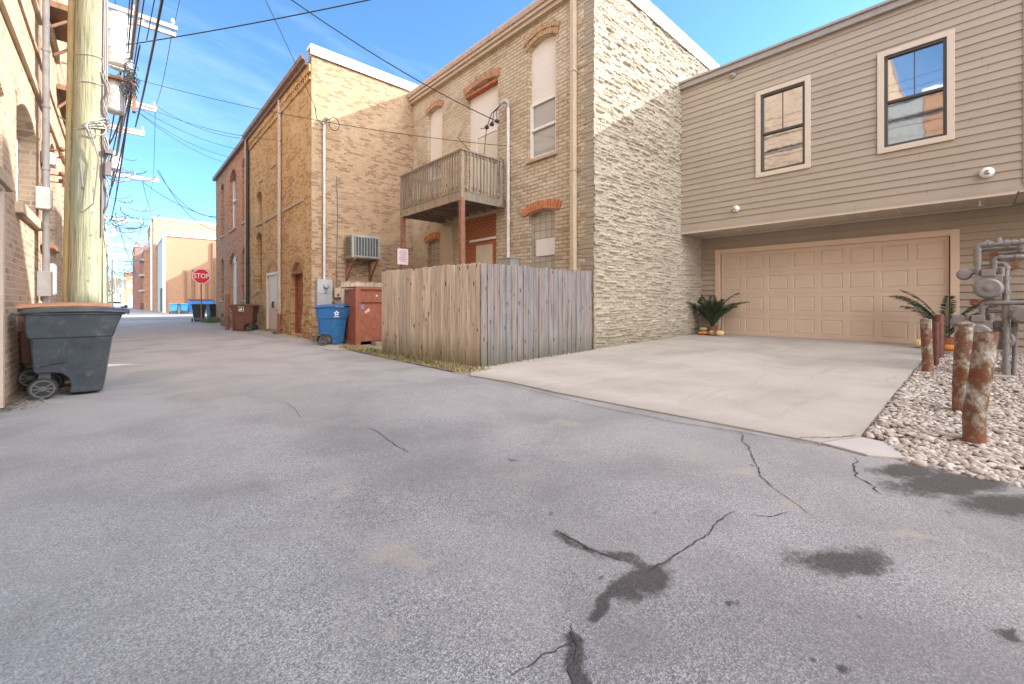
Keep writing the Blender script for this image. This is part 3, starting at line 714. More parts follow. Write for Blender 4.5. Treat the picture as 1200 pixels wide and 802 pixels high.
    # dim room behind is closed off by the opaque pane
# garage door with raised panels
gd = MB(); y0, y1, zb, zt = .40, 5.23, .205, 2.62; rh = (zt-zb)/4; cw = (y1-y0)/8; X0 = 13.40
def ring(mb, y0, y1, z0, z1, xa, i, xb):
    o_ = [(y0,z0),(y1,z0),(y1,z1),(y0,z1)]; n_ = [(y0+i,z0+i),(y1-i,z0+i),(y1-i,z1-i),(y0+i,z1-i)]
    for k in range(4):
        j = (k+1) % 4; mb.quad((xa,*o_[k]), (xa,*o_[j]), (xb,*n_[j]), (xb,*n_[k]))
for r_ in range(4):
    za, zc = zb+r_*rh+.004, zb+(r_+1)*rh-.004
    for c_ in range(8):
        ya, yc = y0+c_*cw, y0+(c_+1)*cw; py, pz = .062, .10
        F_ = X0+.045
        gd.quad((F_,ya,za),(F_,yc,za),(F_,yc,za+pz),(F_,ya,za+pz)); gd.quad((F_,ya,zc-pz),(F_,yc,zc-pz),(F_,yc,zc),(F_,ya,zc))
        gd.quad((F_,ya,za+pz),(F_,ya+py,za+pz),(F_,ya+py,zc-pz),(F_,ya,zc-pz)); gd.quad((F_,yc-py,za+pz),(F_,yc,za+pz),(F_,yc,zc-pz),(F_,yc-py,zc-pz))
        ring(gd, ya+py, yc-py, za+pz, zc-pz, F_, .014, F_+.014)
        ring(gd, ya+py+.014, yc-py-.014, za+pz+.014, zc-pz-.014, F_+.014, .03, F_+.002)
        gd.quad((F_+.002,ya+py+.044,za+pz+.044),(F_+.002,yc-py-.044,za+pz+.044),(F_+.002,yc-py-.044,zc-pz-.044),(F_+.002,ya+py+.044,zc-pz-.044))
    gd.quad((X0+.045,y0,zc),(X0+.045,y1,zc),(X0+.052,y1,zc+.004),(X0+.052,y0,zc+.004)); gd.quad((X0+.052,y0,zc+.004),(X0+.052,y1,zc+.004),(X0+.045,y1,zc+.008),(X0+.045,y0,zc+.008))
gdo = gd.build('garage_door', M['garage_door'], GB, fix=False)
hd = MB(); hd.box(X0+.02, X0+.05, 5.12, 5.2, 1.12, 1.16); hd.build('door_handle', M['metal_tan'], gdo)
w = MB(); fbox(w, OL, AY, NX, .24, .38, .14, 2.75, -.06, .035); fbox(w, OL, AY, NX, 5.25, 5.39, .14, 2.75, -.06, .035); fbox(w, OL, AY, NX, .38, 5.25, 2.62, 2.75, -.06, .035)
w.build('door_frame', M['garage_trim'], GB, bevel=.005)
w = MB(); w.box(13.5, 13.56, .2, 5.5, .1, 2.8); w.build('door_backing', M['roof'], GB)
for k, y in enumerate((4.45, 3.2, 1.75, .5)):
    w = MB(); w.lathe([(.06, 0), (.075, -.004), (.075, .0)], (12.7, y, 3.158), 16); w.build('downlight', M['white_plastic'], GB, smooth=True)
# wall-mounted round fixtures
def fixture(name, c, r, label, m, body=True):
    t_ = thing(name, c, label, 'security camera', 'fittings on the clapboard wall')
    R_ = Matrix.Rotation(-PI/2, 3, 'Y')
    b = MB(); b.lathe([(r, 0), (r, .03), (r*.85, .06), (r*.5, .085)], (c[0], c[1], c[2]), 20, R_); b.build('base', m, t_, smooth=True)
    b = MB(); b.lathe([(r*.45, .05), (r*.42, .09), (r*.2, .11)], (c[0], c[1], c[2]-.01), 16, R_); b.build('lens', M['glass'], t_, smooth=True)
fixture('security_camera', (12.03, 4.3, 3.64), .085, 'small round white camera low on the clapboard near the stone wall', M['white_plastic'])
fixture('security_camera', (12.03, -.14, 3.6), .10, 'large round white camera low on the clapboard at the right end', M['white_plastic'])
fixture('security_camera', (12.03, 4.38, 7.2), .07, 'small grey camera high under the roof edge of the clapboard wall', M['ac_grey'])
t_ = thing('sprinkler', (12.45, -.05, 3.14), 'small white sprinkler head hanging from the soffit at the right', 'sprinkler')
b = MB(); b.tube([(12.45,-.05,3.16),(12.45,-.05,3.07)], .012, 8); b.build('pipe', M['white_plastic'], t_); b = MB(); b.lathe([(.012,3.05),(.03,3.06),(.03,3.07),(.01,3.075)], (12.45,-.05,0), 12); b.build('head', M['white_plastic'], t_)
# taller building to the south, outside the frame; its shadow falls across the alley
SB = thing('south_building', (12.05, -10, 0), 'tall taupe clapboard block adjoining the garage building at the right edge', 'building')
w = MB(); w.box(12.06, 26, -22, -.64, 3.2, 11.3); w.box(13.45, 26, -22, -4.0, -.1, 3.19); lap_siding(w, OL, AY, NX, -4.0, -.5, .12, 3.2, [], lip=.022); w.build('wall', M['siding'], SB, fix=False)
w = MB(); w.box(12.03, 13.44, -22, -.53, 3.16, 3.19); w.build('soffit', M['soffit'], SB)
w = MB(); w.box(12.0, 26.1, -22.1, -.63, 11.3, 11.45); w.build('roof', M['coping_grey'], SB)

# ------------------------------------------------------------------ building B, cream brick with rough stone side
BB = thing('cream_brick_building', (7.85, 9.5, 0), 'two-storey cream brick building with a painted rough stone side wall', 'building')
OB = (7.85, 0, 0)
hB = [(6.95, 7.9, 4.85, 7.85, .14), (9.12, 10.6, 4.02, 7.62, .10), (11.95, 12.85, 4.85, 7.75, .12),
      (6.98, 7.9, 1.2, 3.5, .10), (9.2, 10.72, .05, 3.7, 0), (11.98, 12.85, 1.2, 3.3, .10)]
w = MB(); wall_holes(w, OB, AY, NX, 5.85, 13.85, -.1, 8.4, hB, .22)
w.quad((7.85,13.85,-.1),(16,13.85,-.1),(16,13.85,8.4),(7.85,13.85,8.4)); w.quad((16,5.86,-.1),(16,13.85,-.1),(16,13.85,8.9),(16,5.86,8.9))
w.build('wall', M['brick_cream'], BB, fix=False)
# relief of the stone side
dx = .019; xs_ = np.arange(7.83, 15.4, dx); zs_ = np.arange(-.05, 8.95, dx)
H = np.zeros((len(zs_), len(xs_))); SV = np.zeros_like(H)
def smooth_noise(nx, ny, sx, sy, seed):
    r = np.random.default_rng(seed); g = r.random((int(ny/sy)+3, int(nx/sx)+3))
    yi = np.arange(ny)/sy; xi = np.arange(nx)/sx; y0 = yi.astype(int); x0 = xi.astype(int); fy = yi-y0; fx = xi-x0
    fy = fy*fy*(3-2*fy); fx = fx*fx*(3-2*fx)
    a = g[np.ix_(y0, x0)]; b_ = g[np.ix_(y0, x0+1)]; c_ = g[np.ix_(y0+1, x0)]; d = g[np.ix_(y0+1, x0+1)]
    return (a*(1-fx)+b_*fx)*(1-fy[:, None])+(c_*(1-fx)+d*fx)*fy[:, None]
wob = (smooth_noise(len(xs_), len(zs_), 40, 30, 1)-.5)*.07+(smooth_noise(len(xs_), len(zs_), 12, 8, 5)-.5)*.03
ZZ = zs_[:, None]+wob
zb_ = -.3; rowsB = []
while zb_ < 9.4:
    hh = random.uniform(.042, .088); rowsB.append((zb_, zb_+hh)); zb_ += hh
zed = np.array([r_[0] for r_ in rowsB]+[rowsB[-1][1]])
ri = np.clip(np.searchsorted(zed, ZZ)-1, 0, len(rowsB)-1)
for k, (za, zc) in enumerate(rowsB):
    x = 7.0-random.random()*.4; ed = [x]
    while x < 15.8: x += random.uniform(.10, .40); ed.append(x)
    ed = np.array(ed); hs = rng.random(len(ed))**1.3*.055; sv = rng.random(len(ed)); tl = (rng.random(len(ed))-.5)*.5
    mask = ri == k
    xx = np.broadcast_to(xs_, H.shape)[mask]+wob[mask]; z_ = ZZ[mask]
    xi = np.clip(np.searchsorted(ed, xx)-1, 0, len(ed)-2)
    d1 = np.minimum(xx-ed[xi], ed[xi+1]-xx); d2 = np.minimum(z_-za, zc-z_)
    e = np.clip(np.minimum(d1/.022, d2/.018), 0, 1)**.6
    H[mask] = e*(.012+hs[xi]+tl[xi]*(z_-(za+zc)/2)*.35); SV[mask] = sv[xi]*.7+.3*(e > .8)
H += (smooth_noise(len(xs_), len(zs_), 3, 2, 2)-.5)*.02+(smooth_noise(len(xs_), len(zs_), 90, 70, 3)-.5)*.05
Xg, Zg = np.meshgrid(xs_, zs_)
me = bpy.data.meshes.new('stone_wall'); V = np.stack([Xg, 5.84-H, Zg], -1).reshape(-1, 3)
nx, ny = len(xs_), len(zs_); i, j = np.meshgrid(np.arange(nx-1), np.arange(ny-1)); k = (j*nx+i).ravel(); F = np.stack([k, k+1, k+1+nx, k+nx], -1)
V = V-np.array(WM[BB.name].translation)
me.vertices.add(len(V)); me.vertices.foreach_set('co', V.ravel()); me.loops.add(F.size); me.loops.foreach_set('vertex_index', F.ravel().astype(np.int32))
me.polygons.add(len(F)); me.polygons.foreach_set('loop_start', np.arange(0, F.size, 4, dtype=np.int32)); me.update(calc_edges=True)
at = me.attributes.new('stone', 'FLOAT', 'POINT'); at.data.foreach_set('value', SV.ravel().astype(np.float32)); me.materials.append(M['stone'])
o = bpy.data.objects.new('stone_wall', me); col.objects.link(o); o.parent = BB
# quoin blocks that turn the stone onto the alley face
w = MB(); z = 0
while z < 8.5:
    hh = random.uniform(.06, .12); w.cr = random.random(); w.box(7.85-random.uniform(.006, .018), 7.9, 5.81-random.uniform(0, .02), 5.85+random.uniform(.12, .42), z, z+hh-.004); z += hh
w.build('quoin', M['stone'], BB, bevel=.008)
w = MB(); w.box(7.8, 16.1, 5.76, 6.1, 8.93, 9.02); w.box(7.79, 16.1, 5.75, 5.79, 8.62, 8.93); w.build('coping', M['coping_white'], BB, bevel=.006)
w = MB(); w.box(7.86, 16, 6.0, 13.8, 8.3, 8.42); w.build('roof', M['roof'], BB)
# cornice and gutter toward the alley
w = MB(); w.box(7.72, 7.85, 5.95, 13.85, 8.32, 8.42); w.box(7.66, 7.85, 5.95, 13.85, 8.42, 8.5); w.build('cornice', M['metal_tan'], BB, bevel=.004)
w = MB(); w.prism([(0,0),(-.10,.02),(-.14,.1),(-.14,.15),(0,.15)], (7.72,5.9,8.5), (1,0,0), (0,0,1), (0,1,0), 7.95); w.build('gutter', M['metal_pink'], BB)
arch(BB, M['arch_tan'], OB, AY, NX, 6.95, 7.9, 7.86, .16, .13, .035, .02, .06); arch(BB, M['arch_tan'], OB, AY, NX, 6.95, 7.9, 8.0, .16, .12, .05, .03, .12)
arch(BB, M['arch'], OB, AY, NX, 9.12, 10.6, 7.64, .12, .2, .03, .02, .08); arch(BB, M['arch'], OB, AY, NX, 11.95, 12.85, 7.77, .14, .17, .03, .02, .05)
arch(BB, M['arch_orange'], OB, AY, NX, 6.98, 7.9, 3.52, .12, .2, .035, .03, .16); arch(BB, M['arch_orange'], OB, AY, NX, 11.98, 12.85, 3.32, .12, .2, .03, .03, .12)
for (s0, s1) in ((6.9, 7.95), (11.9, 12.9)):
    w = MB(); fbox(w, OB, AY, NX, s0, s1, 4.76, 4.85, -.2, .07); w.build('sill', M['stone_trim'], BB, bevel=.01)
def board(s0, s1, z0, z1, m, name='shutter', d=.12):
    w = MB(); fbox(w, OB, AY, NX, s0, s1, z0, z1, -d-.03, -d); return w.build(name, m, BB)
board(6.95, 7.9, 6.32, 7.86, M['clap_white']); window(BB, OB, AY, NX, 6.95, 7.9, 4.85, 6.32, .1, M['white_paint'], M['glass_pale'], fw=.075, split=5.62)
board(11.95, 12.85, 5.9, 7.76, M['clap_white']); window(BB, OB, AY, NX, 11.95, 12.85, 4.85, 5.9, .1, M['white_paint'], M['glass_pale'], fw=.07, split=5.4)
board(9.12, 10.6, 4.02, 7.63, M['clap_white'], d=.15)
w = MB(); fbox(w, OB, AY, NX, 9.12, 10.6, 7.42, 7.5, -.15, .02); w.build('lintel', M['lintel'], BB)
w = MB(); fbox(w, OB, AY, NX, 9.3, 10.2, 4.05, 6.1, -.16, -.11); dro = w.build('door', M['door_cream'], BB, bevel=.005)
w = MB()
for q in ((9.25, 9.3, 4.05, 6.15), (10.2, 10.25, 4.05, 6.15), (9.3, 10.2, 6.1, 6.15)): fbox(w, OB, AY, NX, *q, -.15, -.09)
w.build('door_frame', M['white_paint'], dro); w = MB(); w.lathe([(.02,0),(.03,.04),(.01,.06)], (7.95,9.38,5.05), 10, Matrix.Rotation(-PI/2,3,'Y')); w.build('handle', M['metal_dark'], dro)
# ground floor openings
board(6.98, 7.9, 1.2, 3.5, M['glass_block'], 'glass_block_window', .14); board(11.98, 12.85, 1.2, 3.3, M['glass_block'], 'glass_block_window', .14)
board(7.05, 7.72, 2.35, 2.78, M['white_paint'], 'paper_notice', .10); board(12.1, 12.7, 2.0, 2.42, M['white_paint'], 'paper_notice', .10)
board(9.2, 10.72, 2.98, 3.7, M['brick_infill'], 'brick_infill', .06); board(9.2, 9.36, .05, 2.98, M['brick_infill'], 'brick_infill', .06); board(10.34, 10.72, .05, 2.98, M['brick_infill'], 'brick_infill', .06)
w = MB(); fbox(w, OB, AY, NX, 9.22, 10.5, 2.98, 3.05, -.1, -.03); w.build('lintel', M['white_paint'], BB)
w = MB(); fbox(w, OB, AY, NX, 9.44, 10.26, .1, 2.88, -.14, -.1); dro = w.build('door', M['door_cream'], BB)
w = MB()
for q in ((9.36, 9.44, .1, 2.96), (10.26, 10.34, .1, 2.96), (9.44, 10.26, 2.88, 2.96)): fbox(w, OB, AY, NX, *q, -.13, -.07)
w.build('door_frame', M['lintel'], dro)
w = MB(); fbox(w, OB, AY, NX, 11.28, 11.92, .05, 3.6, .0, .09); w.build('wall_panel', M['metal_tan'], BB, bevel=.005)
w = MB(); w.box(7.68, 7.80, 6.26, 6.38, .3, 8.35)
for z in (1.9, 4.2, 6.5): w.box(7.67, 7.84, 6.24, 6.40, z, z+.03)
w.build('downspout', M['metal_tan'], BB, bevel=.01)
# service mast
SM = thing('service_mast', (7.72, 8.57, 2.2), 'pale conduit mast with a weatherhead running up the cream brick wall', 'conduit')
pipe_part('conduit', [(7.74,8.57,2.3),(7.74,8.57,6.42)], .045, M['conduit'], SM, [(7.74,8.57,z) for z in (3.4,4.6,5.9)])
b = MB(); b.tube([(7.74,8.57,6.42),(7.74,8.57,6.52),(7.70,8.60,6.60),(7.62,8.66,6.60),(7.56,8.70,6.52)], [.05,.06,.07,.06,.035], 12); b.build('weatherhead', M['ac_grey'], SM, smooth=True)
b = MB()
for k in range(3):
    z = 6.05-.02*k; y = 8.75+.22*k
    b.tube([(7.58,8.7,6.5),(7.45,8.72+.1*k,6.3),(7.5,y,z),(7.45,y+.2,z+.02)], .012, 6); b.lathe([(.02,0),(.06,.03),(.06,.08),(.02,.1)], (7.5,y,z-.05), 10)
b.build('insulator', M['metal_dark'], SM, smooth=True)
b = MB()
for k in range(3):
    for s in range(20):
        pass
b.tube([(7.5,9.2,6.0),(7.48,9.3,5.2),(7.55,9.0,5.05),(7.5,9.9,5.5),(7.5,10.6,6.15)], .010, 6)
b.tube([Vector((7.7, 8.85+.13*math.cos(a_), 4.95+.16*math.sin(a_))) for a_ in np.linspace(0, 5.4, 16)], .010, 6)
b.build('wire_loop', M['cable'], SM)
t_ = thing('junction_box', (7.7, 8.5, 2.0), 'grey electrical box at the foot of the pale conduit, just above the fence', 'electrical box')
b = MB(); b.box(7.5, 7.84, 8.22, 8.72, 1.95, 2.32); b.build('box', M['ac_grey'], t_, bevel=.01); b = MB(); b.box(7.48, 7.86, 8.2, 8.74, 2.32, 2.34); b.build('cover', M['grey_metal'], t_)
t_ = thing('storage_tub', (7.2, 7.9, 0), 'blue container whose rim just shows above the grey fence', 'container')
b = MB(); b.box(6.98, 7.55, 7.45, 8.1, 0, 1.88); b.build('body', M['bin_blue'], t_, bevel=.03); b = MB(); b.box(6.93, 7.6, 7.4, 8.15, 1.88, 1.93); b.build('lid', M['dumpster_blue'], t_, bevel=.015)

# ------------------------------------------------------------------ balcony
BC = thing('wooden_balcony', (7.1, 10.3, 0), 'weathered wooden balcony with slatted railing on rust-red posts', 'balcony')
bx, by0, by1 = 6.37, 8.81, 11.9
b = MB()
for k in range(21):
    b.cr = random.random(); y = by0+.02+k*.147; b.box(bx-.02, 7.84, y, y+.138, 3.97, 4.005)
b.build('deck', M['deck_wood'], BC)
b = MB(); b.cr = .2; b.box(bx-.03, bx+.015, by0-.03, by1+.03, 3.76, 3.97); b.cr = .8; b.box(bx+.015, 7.84, by0-.03, by0+.015, 3.76, 3.97); b.cr = .5; b.box(bx+.015, 7.84, by1-.015, by1+.03, 3.76, 3.97); b.build('fascia', M['deck_wood'], BC, bevel=.004)
b = MB()
for k in range(7): b.cr = random.random(); y = by0+.4+k*.42; b.box(bx+.02, 7.84, y, y+.045, 3.79, 3.965)
b.build('joist', M['deck_wood'], BC)
b = MB(); b.cr = .3; b.box(bx-.06, bx+.06, by0-.08, by1+.08, 5.0, 5.04); b.box(bx-.02, bx+.02, by0, by1, 4.93, 5.0); b.box(bx-.02, bx+.02, by0, by1, 4.06, 4.13)
b.cr = .7; b.box(bx+.06, 7.7, by0-.06, by0+.06, 5.0, 5.04); b.box(bx, 7.7, by0-.02, by0+.02, 4.93, 5.0); b.box(bx, 7.7, by0-.02, by0+.02, 4.06, 4.13)
b.box(bx+.06, 7.84, by1-.06, by1+.06, 5.0, 5.04); b.box(bx, 7.84, by1-.02, by1+.02, 4.93, 5.0); b.box(bx, 7.84, by1-.02, by1+.02, 4.06, 4.13)
b.build('handrail', M['deck_wood'], BC, bevel=.004)
nb = 25
for k in range(nb):
    b = MB(); b.cr = random.random(); y = by0+.12+k*(by1-by0-.2)/(nb-1); b.box(bx-.055, bx-.021, y-.018, y+.018, 4.0, 5.0); b.build('baluster', M['deck_wood'], BC)
for k in range(11):
    b = MB(); b.cr = random.random(); x = bx+.13+k*.115; b.box(x-.018, x+.018, by0-.055, by0-.021, 4.0, 5.0); b.build('baluster', M['deck_wood'], BC)
    b = MB(); b.cr = random.random(); b.box(x-.018, x+.018, by1+.021, by1+.055, 4.0, 5.0); b.build('baluster', M['deck_wood'], BC)
for (x, y) in ((bx, by0), (7.66, by0), (bx, by1)):
    b = MB(); b.cr = .4; b.box(x-.046, x+.046, y-.046, y+.046, 3.80, 5.0); b.build('railing_post', M['deck_wood'], BC, bevel=.004)
for (x, y) in ((bx+.02, by0+.02), (bx+.02, by1-.02)):
    b = MB(); b.box(x-.06, x+.06, y-.06, y+.06, 0, 3.76); b.build('support_post', M['rust'], BC, bevel=.006)

# ------------------------------------------------------------------ wood fence
FN = thing('wooden_fence', (4.57, 5.8, 0), 'tall picket fence around the yard corner, tan toward the alley, grey toward the driveway', 'fence')
def pickets(name, a, b_, m, h=1.84, zf=lambda s: .02, out=1):
    a = Vector((*a, 0)); b_ = Vector((*b_, 0)); d = (b_-a); L = d.length; d.normalize(); nn = Vector((d.y, -d.x, 0))*out
    mb = MB(); s = 0
    while s < L-.05:
        wd = min(.138+random.uniform(-.006, .004), L-s); mb.cr = random.random(); hh = h+random.uniform(-.012, .014); z0 = zf(s)+random.uniform(0, .025)
        off = random.uniform(0, .014); c = .022; cup = random.uniform(.0, .004); lean = random.uniform(-.004, .004)
        poly = [(s+.003, z0), (s+wd-.003, z0), (s+wd-.003+lean, hh-c), (s+wd-c-.003+lean, hh), (s+c+.003+lean, hh), (s+.003+lean, hh-c)]
        mb.prism(poly, a+nn*off, d, ZV, nn, .017); s += wd+random.uniform(.001, .009)
    return mb.build(name, m, FN, bevel=.002, seg=1)
pickets('panel', (4.33, 9.06), (4.57, 5.80), M['fence_tan'], 1.85, out=-1)
pickets('panel', (4.575, 5.79), (7.74, 5.80), M['fence_grey'], 1.84, lambda s: .02+.065*s/3.2, out=1)
b = MB(); b.cr = .5
for z in (.35, 1.0, 1.6): b.bar((4.6,5.86,z),(4.37,9.02,z),.04,.09); b.bar((4.6,5.86,z),(7.74,5.86,z),.04,.09)
b.build('rail', M['fence_tan'], FN)
for (x, y) in ((4.64,5.9),(4.52,7.45),(4.40,9.0),(6.2,5.9),(7.7,5.9)):
    b = MB(); b.cr = random.random(); b.box(x-.045, x+.045, y-.045, y+.045, 0, 1.8); b.build('post', M['fence_tan'], FN)
FN2 = thing('wooden_fence', (6.0, 12.5, 0), 'pale tan fence top behind the red metal box, at the back of the yard', 'fence')
b = MB(); s = 0
while s < 3.0:
    b.cr = random.random(); b.box(4.75+s, 4.75+s+.132, 12.5, 12.52, 0, 1.76+random.uniform(-.02, .02)); s += .14
b.build('panel', M['fence_tan'], FN2); b = MB(); b.box(4.75, 7.8, 12.53, 12.57, 1.4, 1.49); b.box(4.75, 7.8, 12.53, 12.57, .4, .49); b.build('rail', M['fence_tan'], FN2)

# ------------------------------------------------------------------ red metal box, AC, meters
RB = thing('red_dumpster', (5.1, 11.3, 0), 'rust-red painted metal box with scraped paint between the blue bin and the tan fence', 'dumpster')
b = MB(); b.box(4.60, 5.75, 10.98, 11.9, .12, 1.52); b.build('body', M['red_paint'], RB, bevel=.01)
b = MB(); b.box(4.52, 4.66, 10.93, 10.99, .02, 1.55); b.box(4.66, 5.78, 10.93, 10.98, 1.50, 1.55); b.box(4.66, 5.78, 10.94, 10.98, 1.16, 1.19); b.build('frame', M['red_paint'], RB, bevel=.006)
b = MB(); b.box(4.52, 5.78, 10.93, 11.95, 1.55, 1.58); b.build('lid', M['red_paint'], RB, bevel=.005)
b = MB(); b.box(4.63, 4.77, 10.968, 10.977, .98, 1.10); b.build('sticker', plain('violet_sticker', (.25,.20,.38), .6), RB)
b = MB(); b.prism([(0,0),(.14,.08),(.10,.15),(-.02,.06)], (4.80,10.977,.86), (1,0,0), (0,0,1), (0,-1,0), .006); b.build('sticker', plain('torn_paper', (.55,.42,.36), .8), RB)
b = MB(); b.lathe([(.02,0),(.025,.008)], (5.12,10.978,1.34), 10, Matrix.Rotation(PI/2,3,'X')); b.build('bolt', M['white_paint'], RB)
b = MB()
for x in (4.6, 5.6): b.box(x-.05, x+.05, 11.0, 11.88, .0, .12)
b.build('skid', M['rust'], RB)
b = MB(); t_ = b
pb = MB(); pb.box(4.9, 5.3, 10.55, 10.85, 0, .12); tag(pb.build('timber_block', M['stoop_wood'], bevel=.01), 'short tan timber block on the ground in front of the red metal box', 'timber block')

AC = thing('air_conditioner', (5.8, 13.5, 2.5), 'grey wall-mounted air conditioner with vertical slats on rusty brackets', 'air conditioner')
b = MB(); b.box(5.35, 6.29, 13.2, 13.78, 2.56, 3.3); b.build('case', M['ac_grey'], AC, bevel=.015)
b = MB(); b.box(5.42, 6.22, 13.188, 13.199, 2.63, 3.23); b.build('grille_back', M['ac_dark'], AC)
b = MB()
for k in range(9): x = 5.44+k*.093; b.box(x, x+.022, 13.165, 13.187, 2.62, 3.24)
b.box(5.40, 6.24, 13.168, 13.19, 3.22, 3.26); b.box(5.40, 6.24, 13.168, 13.19, 2.6, 2.64); b.build('grille', M['ac_grey'], AC)
b = MB()
for k in range(12): z = 2.66+k*.05; b.box(5.338, 5.349, 13.28, 13.7, z, z+.018)
b.build('side_louvre', M['ac_dark'], AC)
for x in (5.42, 6.2):
    b = MB(); b.box(x-.025, x+.025, 13.15, 13.84, 2.50, 2.555); b.box(x-.025, x+.025, 13.79, 13.845, 1.75, 2.5); b.bar((x,13.25,2.5),(x,13.8,1.9),.04,.04); b.build('bracket', M['rust'], AC)
EM = thing('electric_meter', (4.68, 13.8, 1.0), 'grey electric meter cabinet with a round glass meter on the tan brick wall', 'electric meter')
b = MB(); b.box(4.46, 4.91, 13.66, 13.84, 1.05, 1.87); b.build('cabinet', M['grey_metal'], EM, bevel=.008)
b = MB(); b.lathe([(.085,0),(.085,.04),(.07,.09),(.0,.1)], (4.72,13.66,1.66), 18, Matrix.Rotation(PI/2,3,'X')); b.build('dial', M['glass_pale'], EM, smooth=True)
b = MB(); b.box(4.45, 4.92, 13.64, 13.66, 1.44, 1.455); b.box(4.69, 4.74, 13.63, 13.66, 1.47, 1.53); b.build('latch', M['ac_grey'], EM)
pipe_part('conduit', [(4.70,13.77,1.87),(4.70,13.77,6.75)], .04, M['conduit'], EM, [(4.70,13.77,z) for z in (2.6,3.6,4.6,5.6,6.4)])
b = MB(); b.tube([(4.70,13.77,6.75),(4.70,13.77,6.84),(4.74,13.72,6.9),(4.8,13.64,6.88)], [.045,.055,.06,.03], 10); b.build('weatherhead', M['ac_grey'], EM, smooth=True)
b = MB(); b.tube([Vector((4.95+.16*math.cos(a_), 13.62, 6.75+.2*math.sin(a_))) for a_ in np.linspace(2.2, 8.6, 20)], .011, 6); b.tube([(4.8,13.64,6.88),(4.6,13.6,6.6),(4.4,13.55,6.75),(4.33,13.5,7.1)], .012, 6); b.build('wire_loop', M['cable'], EM)
t_ = thing('meter_box', (5.1, 13.8, 1.2), 'small beige utility box to the right of the grey meter cabinet', 'utility box')
b = MB(); b.box(5.0, 5.22, 13.72, 13.84, 1.32, 1.62); b.build('box', M['metal_tan'], t_, bevel=.01); b = MB(); b.lathe([(.03,0),(.03,.03)], (5.11,13.72,1.4), 10, Matrix.Rotation(PI/2,3,'X')); b.build('knob', M['metal_dark'], t_)
t_ = thing('utility_pedestal', (5.05, 13.7, 0), 'pale lilac grey box low on the wall behind the blue bin', 'utility box')
b = MB(); b.box(4.98, 5.2, 13.62, 13.84, .2, 1.15); b.build('box', M['grey_metal'], t_, bevel=.008); b = MB(); b.box(4.97,5.21,13.6,13.84,1.15,1.18); b.build('cap', M['grey_metal'], t_)
b = MB(); b.tube([(5.12,13.82,1.62),(5.1,13.82,2.4),(5.14,13.82,4.0),(5.1,13.82,5.2)], .01, 5); tag(b.build('wall_cable', M['cable_grey']), 'thin grey cable running up the tan brick right of the meter conduit', 'cable')

# ------------------------------------------------------------------ building C (tan brick)
CB = thing('tan_brick_building', (4.35, 18, 0), 'tan brick two-storey building with a white-capped sunlit side parapet and two ground doors', 'building')
OC = (4.35, 0, 0)
hC = [(14.72, 15.95, .1, 2.50, .32), (17.72, 19.2, .1, 2.30, 0), (20.08, 21.05, 1.7, 4.12, .2), (20.1, 21.0, 4.5, 5.85, .2)]
w = MB(); wall_holes(w, OC, AY, NX, 13.85, 22.5, -.1, 8.55, hC, .24)
w.build('wall', M['brick_tan'], CB, fix=False)
w = MB(); w.quad((4.35,13.85,-.1),(16,13.85,-.1),(16,13.85,9.0),(4.35,13.85,9.0)); w.quad((4.35,13.85,8.55),(4.35,14.12,8.55),(4.35,14.12,9.0),(4.35,13.85,9.0)); w.quad((4.35,14.12,8.5),(16,14.12,8.5),(16,14.12,9.0),(4.35,14.12,9.0)); w.quad((4.35,13.85,9),(16,13.85,9),(16,14.12,9),(4.35,14.12,9)); w.quad((16,13.85,-.1),(16,22.5,-.1),(16,22.5,9),(16,13.85,9))
w.build('side_wall', M['brick_tan_side'], CB)
w = MB(); w.box(4.3, 16, 13.79, 14.16, 9.0, 9.1); w.box(4.3, 16, 13.78, 13.81, 8.78, 9.0); w.build('coping', M['coping_white'], CB, bevel=.005)
w = MB(); w.box(4.36, 16, 14.1, 22.4, 8.45, 8.56); w.build('roof', M['roof'], CB)
w = MB(); w.box(4.2, 4.35, 14.0, 22.5, 8.5, 8.6); w.prism([(0,0),(-.1,.03),(-.13,.14),(0,.14)], (4.2,13.95,8.6), (1,0,0), (0,0,1), (0,1,0), 8.6); w.build('gutter', M['gutter_brown'], CB)
w = MB(); fbox(w, OC, AY, NX, 13.87, 22.48, 8.05, 8.13, 0, .05); fbox(w, OC, AY, NX, 13.87, 22.48, 8.28, 8.5, 0, .07)
y = 14.1
while y < 22.4: fbox(w, OC, AY, NX, y, y+.1, 8.13, 8.28, 0, .05); y += .21
w.build('corbel', M['brick_tan'], CB)
for (s0, s1, z) in ((14.6, 17.0, 4.42), (17.3, 19.6, 4.42), (17.9, 18.6, 6.35), (19.9, 20.5, 6.2)):
    w = MB(); fbox(w, OC, AY, NX, s0, s1, z, z+.09, 0, .04); w.build('string_course', M['stone_trim'], CB)
for q in ((14.72, 15.95, 2.52, .33, .22), (20.08, 21.05, 4.13, .2, .2), (20.1, 21.0, 5.86, .2, .2), (17.75, 19.17, 2.62, .3, .2)): arch(CB, M['arch_tan'], OC, AY, NX, *q, .012)
def fpart(name, O, s0, s1, z0, z1, d, m, par, th=.04):
    w = MB(); fbox(w, O, AY, NX, s0, s1, z0, z1, -d-th, -d); return w.build(name, m, par, bevel=.004)
dr_ = fpart('door', OC, 14.72, 15.95, .1, 2.12, .2, M['red_paint'], CB)
w = MB()
for q in ((14.8, 15.3, .2, .9), (14.8, 15.3, 1.05, 2.0), (15.4, 15.88, .2, .9), (15.4, 15.88, 1.05, 2.0)): fbox(w, OC, AY, NX, *q, -.2, -.18)
w.build('door_panel', M['red_paint'], dr_, bevel=.006)
